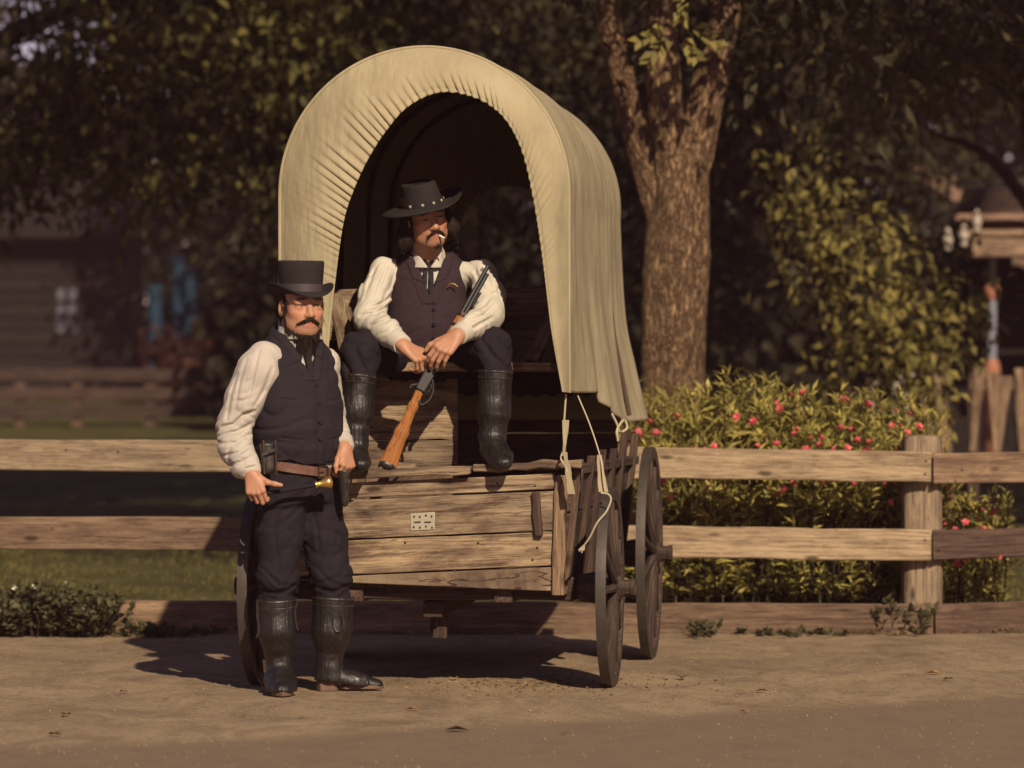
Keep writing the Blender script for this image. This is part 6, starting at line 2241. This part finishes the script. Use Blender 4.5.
    Fc.loft(nb, Rt, [(-0.05, 0, 0.012, .080, .080), (-0.015, 0, 0.006, .069, .070), (0.006, 0, 0, .066, .066), (0.012, 0, 0, .064, .063)])
    def vcut(Pt):
        q = (Pt - nb) @ Rt
        return np.maximum(np.abs(q[..., 0] + 0.006) - (q[..., 2] + 0.055) * 0.75, -q[..., 1])
    Fc.apply(vcut, nb - 0.2, nb + 0.2, 0.004, 's')
    Fc.obj('collar', M['shirt_cool'], man, org)

    Fv = Field((-0.62, 17.7, 1.36), (-0.10, 18.36, 1.94), 0.0042)
    kv = [(-0.03, 0, .015, .178, .138), (0.06, 0, .035, .184, .155), (0.16, 0, .035, .182, .152), (0.24, 0, .024, .172, .138), (0.32, 0, .01, .166, .124), (0.375, 0, 0, .166, .112), (0.415, 0, -.004, .150, .098), (0.45, 0, -.01, .110, .082)]
    Fv.loft(to, Rt, kv)
    for q in (1, -1):
        Fv.ell(to + Rt @ np.array([q * 0.215, 0.01, 0.285]), (0.046, 0.085, 0.09), Rt, 0.012, 's')
    def vneck(Pt):
        q = (Pt - to) @ Rt
        return np.maximum(np.abs(q[..., 0] + 0.010) - (q[..., 2] - 0.262) * 0.38, 0.02 - q[..., 1])
    Fv.apply(vneck, to + [-.2, -.3, 0.2], to + [.2, .2, 0.5], 0.004, 's')
    Fv.apply(lambda Pt: np.sqrt(((Pt - nb) @ Rt)[..., 0] ** 2 + ((Pt - nb) @ Rt)[..., 1] ** 2) - 0.062, nb + [-.1, -.1, -0.02], nb + [.1, .1, .1], 0.004, 's')
    def lap(Pt):
        q = (Pt - to) @ Rt
        x = q[:, 0] + 0.010
        front = np.clip(q[:, 1] / 0.03, 0, 1)
        w_ = np.abs(x) - (q[:, 2] - 0.262) * 0.38
        notch = np.abs(q[:, 2] - 0.335 - 0.4 * (np.abs(x) - 0.04)) < 0.006
        lp_ = np.clip((0.040 - w_) / 0.004, 0, 1) * (w_ > -0.012) * (q[:, 2] > 0.25) * (q[:, 2] < 0.43) * 0.006 * (1 - 0.9 * notch)
        seam = -0.006 * np.exp(-((x + 0.012) / 0.004) ** 2) * (q[:, 2] < 0.262)
        belly = np.clip((0.2 - q[:, 2]) / 0.12, 0.2, 1)
        return front * (lp_ + seam) + folds(np.eye(3), 0.018, 71, (3.2, 3.2, 15))(Pt) * belly
    Fv.disp(lap)
    vest = Fv.obj('vest', M['vest_plum'], man, org)
    vq = lambda x, y, z: to - org + Rt @ np.array([x, y, z])
    for z in (0.225, 0.165, 0.105, 0.05):
        yb = float(np.interp(z, [k[0] for k in kv], [k[2] + k[4] for k in kv]))
        mb = MB()
        mb.lathe([(0.0085, -0.004), (0.009, 0.004), (0.006, 0.006), (0, 0.0045)], vq(-0.03, yb - 0.001, z), fw, (0, 0, 1), 14)
        mb.build('button', M['tie'], vest)
    mb = MB()
    pc = P(452, 285, 17.972) - org
    mb.tube([pc + np.array([dx, -0.004 - 0.02 * abs(dx), dz]) for dx, dz in ((-.020, -.010), (-.014, .000), (-.004, .006), (.008, .005), (.018, -.002), (.024, -.008))], 0.0026, 6)
    mb.build('vest_pin', M['brass'], vest)
    # string tie with a small bow and two tails
    mb = MB()
    k0 = vq(-0.006, 0.080, 0.415)
    for dx, dz in ((-1, 0.05), (1, -0.1)):
        mb.tube([k0, k0 + np.array([dx * 0.018, -0.012, 0.010 + dz * 0.05]), k0 + np.array([dx * 0.034, -0.004, 0.004 + dz * 0.1]), k0 + np.array([dx * 0.020, -0.010, -0.010]), k0], [0.005, 0.0075, 0.007, 0.006, 0.005], 8)
    for x0, x1 in ((-0.012, -0.016), (0.012, 0.014)):
        pts = [k0 + np.array([0, -0.006, 0])] + [vq(-0.006 - (x0 + (x1 - x0) * t), yb, zb) for t, yb, zb in ((0.2, 0.110, 0.385), (0.6, 0.130, 0.34), (1.0, 0.146, 0.285))]
        for p0, p1 in zip(pts, pts[1:]):
            mb.board(p0, p1, (0.0085, 0, 0), fw * 0.0035, n=3, jit=0.001)
    mb.build('tie', M['tie'], man)

    Ft = Field((-0.80, 17.62, 1.22), (0.02, 18.36, 1.56), 0.005)
    Ft.loft(to, Rt, [(-0.085, 0, 0, .178, .125), (0.0, 0, 0.0, .180, .13), (0.05, 0, 0, .172, .125)])
    kR2, kL2 = P(359, 376, 17.775), P(495, 372, 17.775)
    Ft.chain([hipR, (hipR + knR) / 2 + [0, 0, -0.004], knR, kR2], [0.098, 0.088, 0.080, 0.074], 0.035)
    Ft.chain([hipL, (hipL + knL) / 2 + [0, 0, -0.004], knL, kL2], [0.098, 0.088, 0.080, 0.074], 0.035)
    Ft.disp(lambda Pt: folds(np.array([[.5, 0, .85], [0, 1, 0], [-.85, 0, .5]]), 0.020, 83, (6, 6, 12))(Pt) + folds(np.eye(3), 0.005, 88, (14, 14, 30))(Pt))
    Ft.obj('trousers', M['trousers'], man, org)
    boot('boot', man, org, [P(360, 375, 17.77), P(357, 410, 17.76), P(354.5, 438, 17.75)], [0.072, 0.066, 0.055],
         [P(354, 446, 17.76), P(355, 456, 17.72), P(358, 462, 17.62), P(361, 465, 17.54)], [0.052, 0.052, 0.047, 0.036], None, (0, -1, 0))
    boot('boot', man, org, [P(495.5, 370, 17.77), P(494, 408, 17.77), P(492.5, 432, 17.77)], [0.074, 0.068, 0.056],
         [P(492.5, 441, 17.77), P(495, 450, 17.72), P(500, 458, 17.62), P(503.5, 463, 17.53)], [0.053, 0.053, 0.050, 0.038], None, (0, -1, 0))

    # long hair, moustache, goatee
    Fh = Field(C - 0.26, C + 0.26, 0.0042)
    Fh.ell(L(0, -0.022, 0.045), np.array((0.086, 0.098, 0.094)) * s, Rh, 0.01)
    Fh.ell(L(0, -0.070, -0.05), np.array((0.088, 0.055, 0.085)) * s, Rh, 0.03)
    for q, dz in ((1, -0.082), (-1, -0.07)):
        Fh.chain([L(q * 0.080, -0.012, 0.03), L(q * 0.092, -0.010, -0.06), L(q * 0.104, 0.0, dz)], [0.020 * s, 0.032 * s, 0.030 * s], 0.03)
    Fh.ell(L(0, 0.07, -0.035), np.array((0.076, 0.085, 0.095)) * s, Rh, 0.008, 's')
    Fh.disp(lambda Pt: 0.014 * (vn((Pt - C) @ Rh * np.array([60, 60, 14]), 17) - 0.5) + 0.010 * (vn((Pt - C) * 30, 19) - 0.5))
    hair_obj('hair', Fh, man, org, 2600, lambda c: np.array([[0, 0, -1.0]]) + 0.25 * np.sin(c[:, [2]] * 60) * np.array([[1, 0.4, 0]]), 0.026, 0.0024)
    Fm = Field(C - 0.2, C + 0.2, 0.003)
    for q in (-1, 1):
        Fm.chain([L(q * 0.004, 0.0985, -0.053), L(q * 0.018, 0.095, -0.056), L(q * 0.031, 0.083, -0.067), L(q * 0.036, 0.074, -0.085)], [0.003 * s, 0.0038 * s, 0.0036 * s, 0.0026 * s], 0.003)
    Fm.disp(lambda Pt: 0.003 * (vn((Pt - C) @ Rh * np.array([60, 120, 120]), 5) - 0.5))
    hair_obj('moustache', Fm, man, org, 300, lambda c: (np.sign(((c - C) @ Rh)[:, 0])[:, None] * Rh[:, 0] * 0.8 - Rh[:, 2] * 0.7), 0.013, 0.0017)
    Fg_ = Field(C - 0.2, C + 0.2, 0.003)
    Fg_.ell(L(0, 0.076, -0.108), np.array((0.011, 0.006, 0.008)) * s, Rh, 0.01)
    Fg_.disp(lambda Pt: 0.004 * (vn(Pt * 110, 6) - 0.5))
    hair_obj('goatee', Fg_, man, org, 200, lambda c: np.array([[0, 0, -1.0]]) + 0 * c, 0.014, 0.0017)

    # wide brimmed hat with studs
    hc = L(0, -0.012, 0.046)
    hb = hat_mesh(hc - org, Rh, 0.0880, 0.104, 0.098, 0.84, 1.0,
                  lambda an, t: (0.046 * max(0, -math.cos(an)) ** 2 - 0.004 * max(0, math.sin(an)) - 0.012 * max(0, math.cos(an)) ** 2 - 0.02 * max(0, -math.sin(an))) * t ** 1.5, 0.004)
    hat = hb.build('wide_brimmed_hat', M['felt'], man, sharp=70)
    band_mesh(hc - org, Rh, 0.0905, 0.1065, 0.006, 0.024, 1.02).build('hat_band', M['felt'], hat)
    for an in (1.2, 1.75, 2.3, 2.9, 0.6, 3.6, 4.4, 5.2):
        rr = np.array([0.0925 * math.cos(an), 0.1085 * math.sin(an), 0.016])
        mb = MB()
        mb.lathe([(0, 0.0045), (0.005, 0.0035), (0.0072, 0.0)], hc - org + Rh @ rr, Rh @ np.array([math.cos(an), math.sin(an), 0]), Rh[:, 2], 12)
        mb.build('stud', M['zinc'], hat)
    # finger ring
    return man, L, Rh


man2, L2, Rh2 = seated_man()
q0, q1 = L2(-0.012, 0.092, -0.072), L2(-0.026, 0.135, -0.088)
cg = empty('cigarette', q0, 0, 'white cigarette between the lips of the seated man', 'cigarette')
mb = MB(); mb.tube([(0, 0, 0), (q1 - q0) * 0.75], 0.0042, 10); mb.build('paper', M['cigarette'], cg)
mb = MB(); mb.tube([(q1 - q0) * 0.75, (q1 - q0)], 0.0041, 10); mb.build('ash', M['steel'], cg)

# ------------------------------------------------------------------ lever action rifle
mz, hd, rc, bt = P(488, 266, 17.78), P(437, 362, 17.70), P(424, 380, 17.68), P(388.5, 463, 17.67)
rifle = empty('rifle', bt, 0, 'lever action rifle with an orange brown stock slanting across the seated man', 'rifle')
rf = lambda p: np.array(p) - np.array(bt)
ax = nrm(rc - mz)
side = nrm(np.cross(ax, (0, 1, 0.1)))
dep = nrm(np.cross(side, ax))
mb = MB()
mb.tube([rf(mz), rf(mz + ax * 0.02), rf(mz + (rc - mz) * 0.88)], [0.0088, 0.0088, 0.011], 16)
barrel = mb.build('barrel', M['gunmetal'], rifle)
mb = MB()
mg = side * 0.014
mb.tube([rf(mz + ax * 0.03 + mg), rf(mz + (rc - mz) * 0.86 + mg)], 0.0085, 14)
mb.build('magazine_tube', M['gunmetal'], barrel)
mb = MB()
mb.board(rf(mz + ax * 0.018 - side * 0.012), rf(mz + ax * 0.034 - side * 0.012), side * 0.009, dep * 0.0025, n=1, jit=0)
mb.build('front_sight', M['gunmetal'], barrel)
Ff = Field(*bounds(rf(mz), rf(rc), m=0.06), 0.0033)
f0, f1 = mz + (rc - mz) * 0.44, mz + (rc - mz) * 0.84
Ff.cap(rf(f0 + mg * 0.55), rf(f1 + mg * 0.5), 0.021, 0.024, 0.004, (dep, 0.9))
Ff.obj('forestock', M['stock'], rifle, None, {'gc': lambda V: np.stack([V @ ax, V @ side, V @ dep], -1)})
mb = MB()
for t in (0.43, 0.52):
    c0 = rf(mz + (rc - mz) * t + mg * 0.5)
    mb.tube([c0 - ax * 0.006, c0 + ax * 0.006], 0.0235, 20)
mb.build('barrel_band', M['steel'], rifle)
mb = MB()
mb.board(rf(mz + (rc - mz) * 0.82 + mg * 0.4), rf(rc + ax * 0.05 + mg * 0.4), side * 0.026, dep * 0.016, n=4, jit=0, wend=side * 0.022)
rec = mb.build('receiver', M['steel'], rifle, bevel=0.005)
mb = MB()
lv = [rc + ax * -0.02 + side * 0.03, rc + ax * 0.02 + side * 0.055, rc + ax * 0.065 + side * 0.060, rc + ax * 0.10 + side * 0.040, rc + ax * 0.085 + side * 0.026]
mb.tube([rf(p) for p in smooth_curve(lv, 24)], 0.0055, 10)
mb.build('lever', M['steel'], rec)
mb = MB()
mb.tube([rf(p) for p in smooth_curve([rc + ax * 0.0 + side * 0.026, rc + ax * 0.012 + side * 0.042, rc + ax * 0.035 + side * 0.040, rc + ax * 0.042 + side * 0.026], 14)], 0.0035, 8)
mb.tube([rf(rc + ax * 0.02 + side * 0.02), rf(rc + ax * 0.026 + side * 0.036)], 0.003, 6)
mb.build('trigger', M['steel'], rec)
mb = MB()
mb.tube([rf(rc + ax * 0.03 - side * 0.015), rf(rc + ax * 0.045 - side * 0.034), rf(rc + ax * 0.058 - side * 0.034)], [0.006, 0.005, 0.006], 8)
mb.build('hammer', M['steel'], rec)
Fb_ = Field(*bounds(rf(rc), rf(bt), m=0.1), 0.0033)
s0 = rf(rc + ax * 0.04 + mg * 0.4)
bd = nrm(rf(bt) - s0)
bs = nrm(np.cross(bd, dep)); bs = bs if bs @ side > 0 else -bs
Fb_.chain([s0, s0 + bd * 0.08, s0 + bd * 0.2, rf(bt)], [0.018, 0.019, 0.027, 0.039], 0.01, (dep, 0.5))
be = rf(bt)
Fb_.apply(lambda Pt: 0.006 - ((Pt - be) @ bd) + 0.006 * (((Pt - be) @ bs) / 0.05) ** 2, be - 0.12, be + 0.12, 0.003, 's')
Fb_.obj('stock', M['stock'], rifle, None, {'gc': lambda V: np.stack([V @ bd, V @ bs, V @ dep], -1)})
mb = MB()
mb.tube([be + bs * t + bd * (0.008 + 0.006 * (t / 0.05) ** 2) for t in np.linspace(-0.036, 0.036, 9)], [0.006, 0.016, 0.021, 0.022, 0.022, 0.022, 0.021, 0.016, 0.006], 12)
mb.build('butt_plate', M['gunmetal'], rifle)
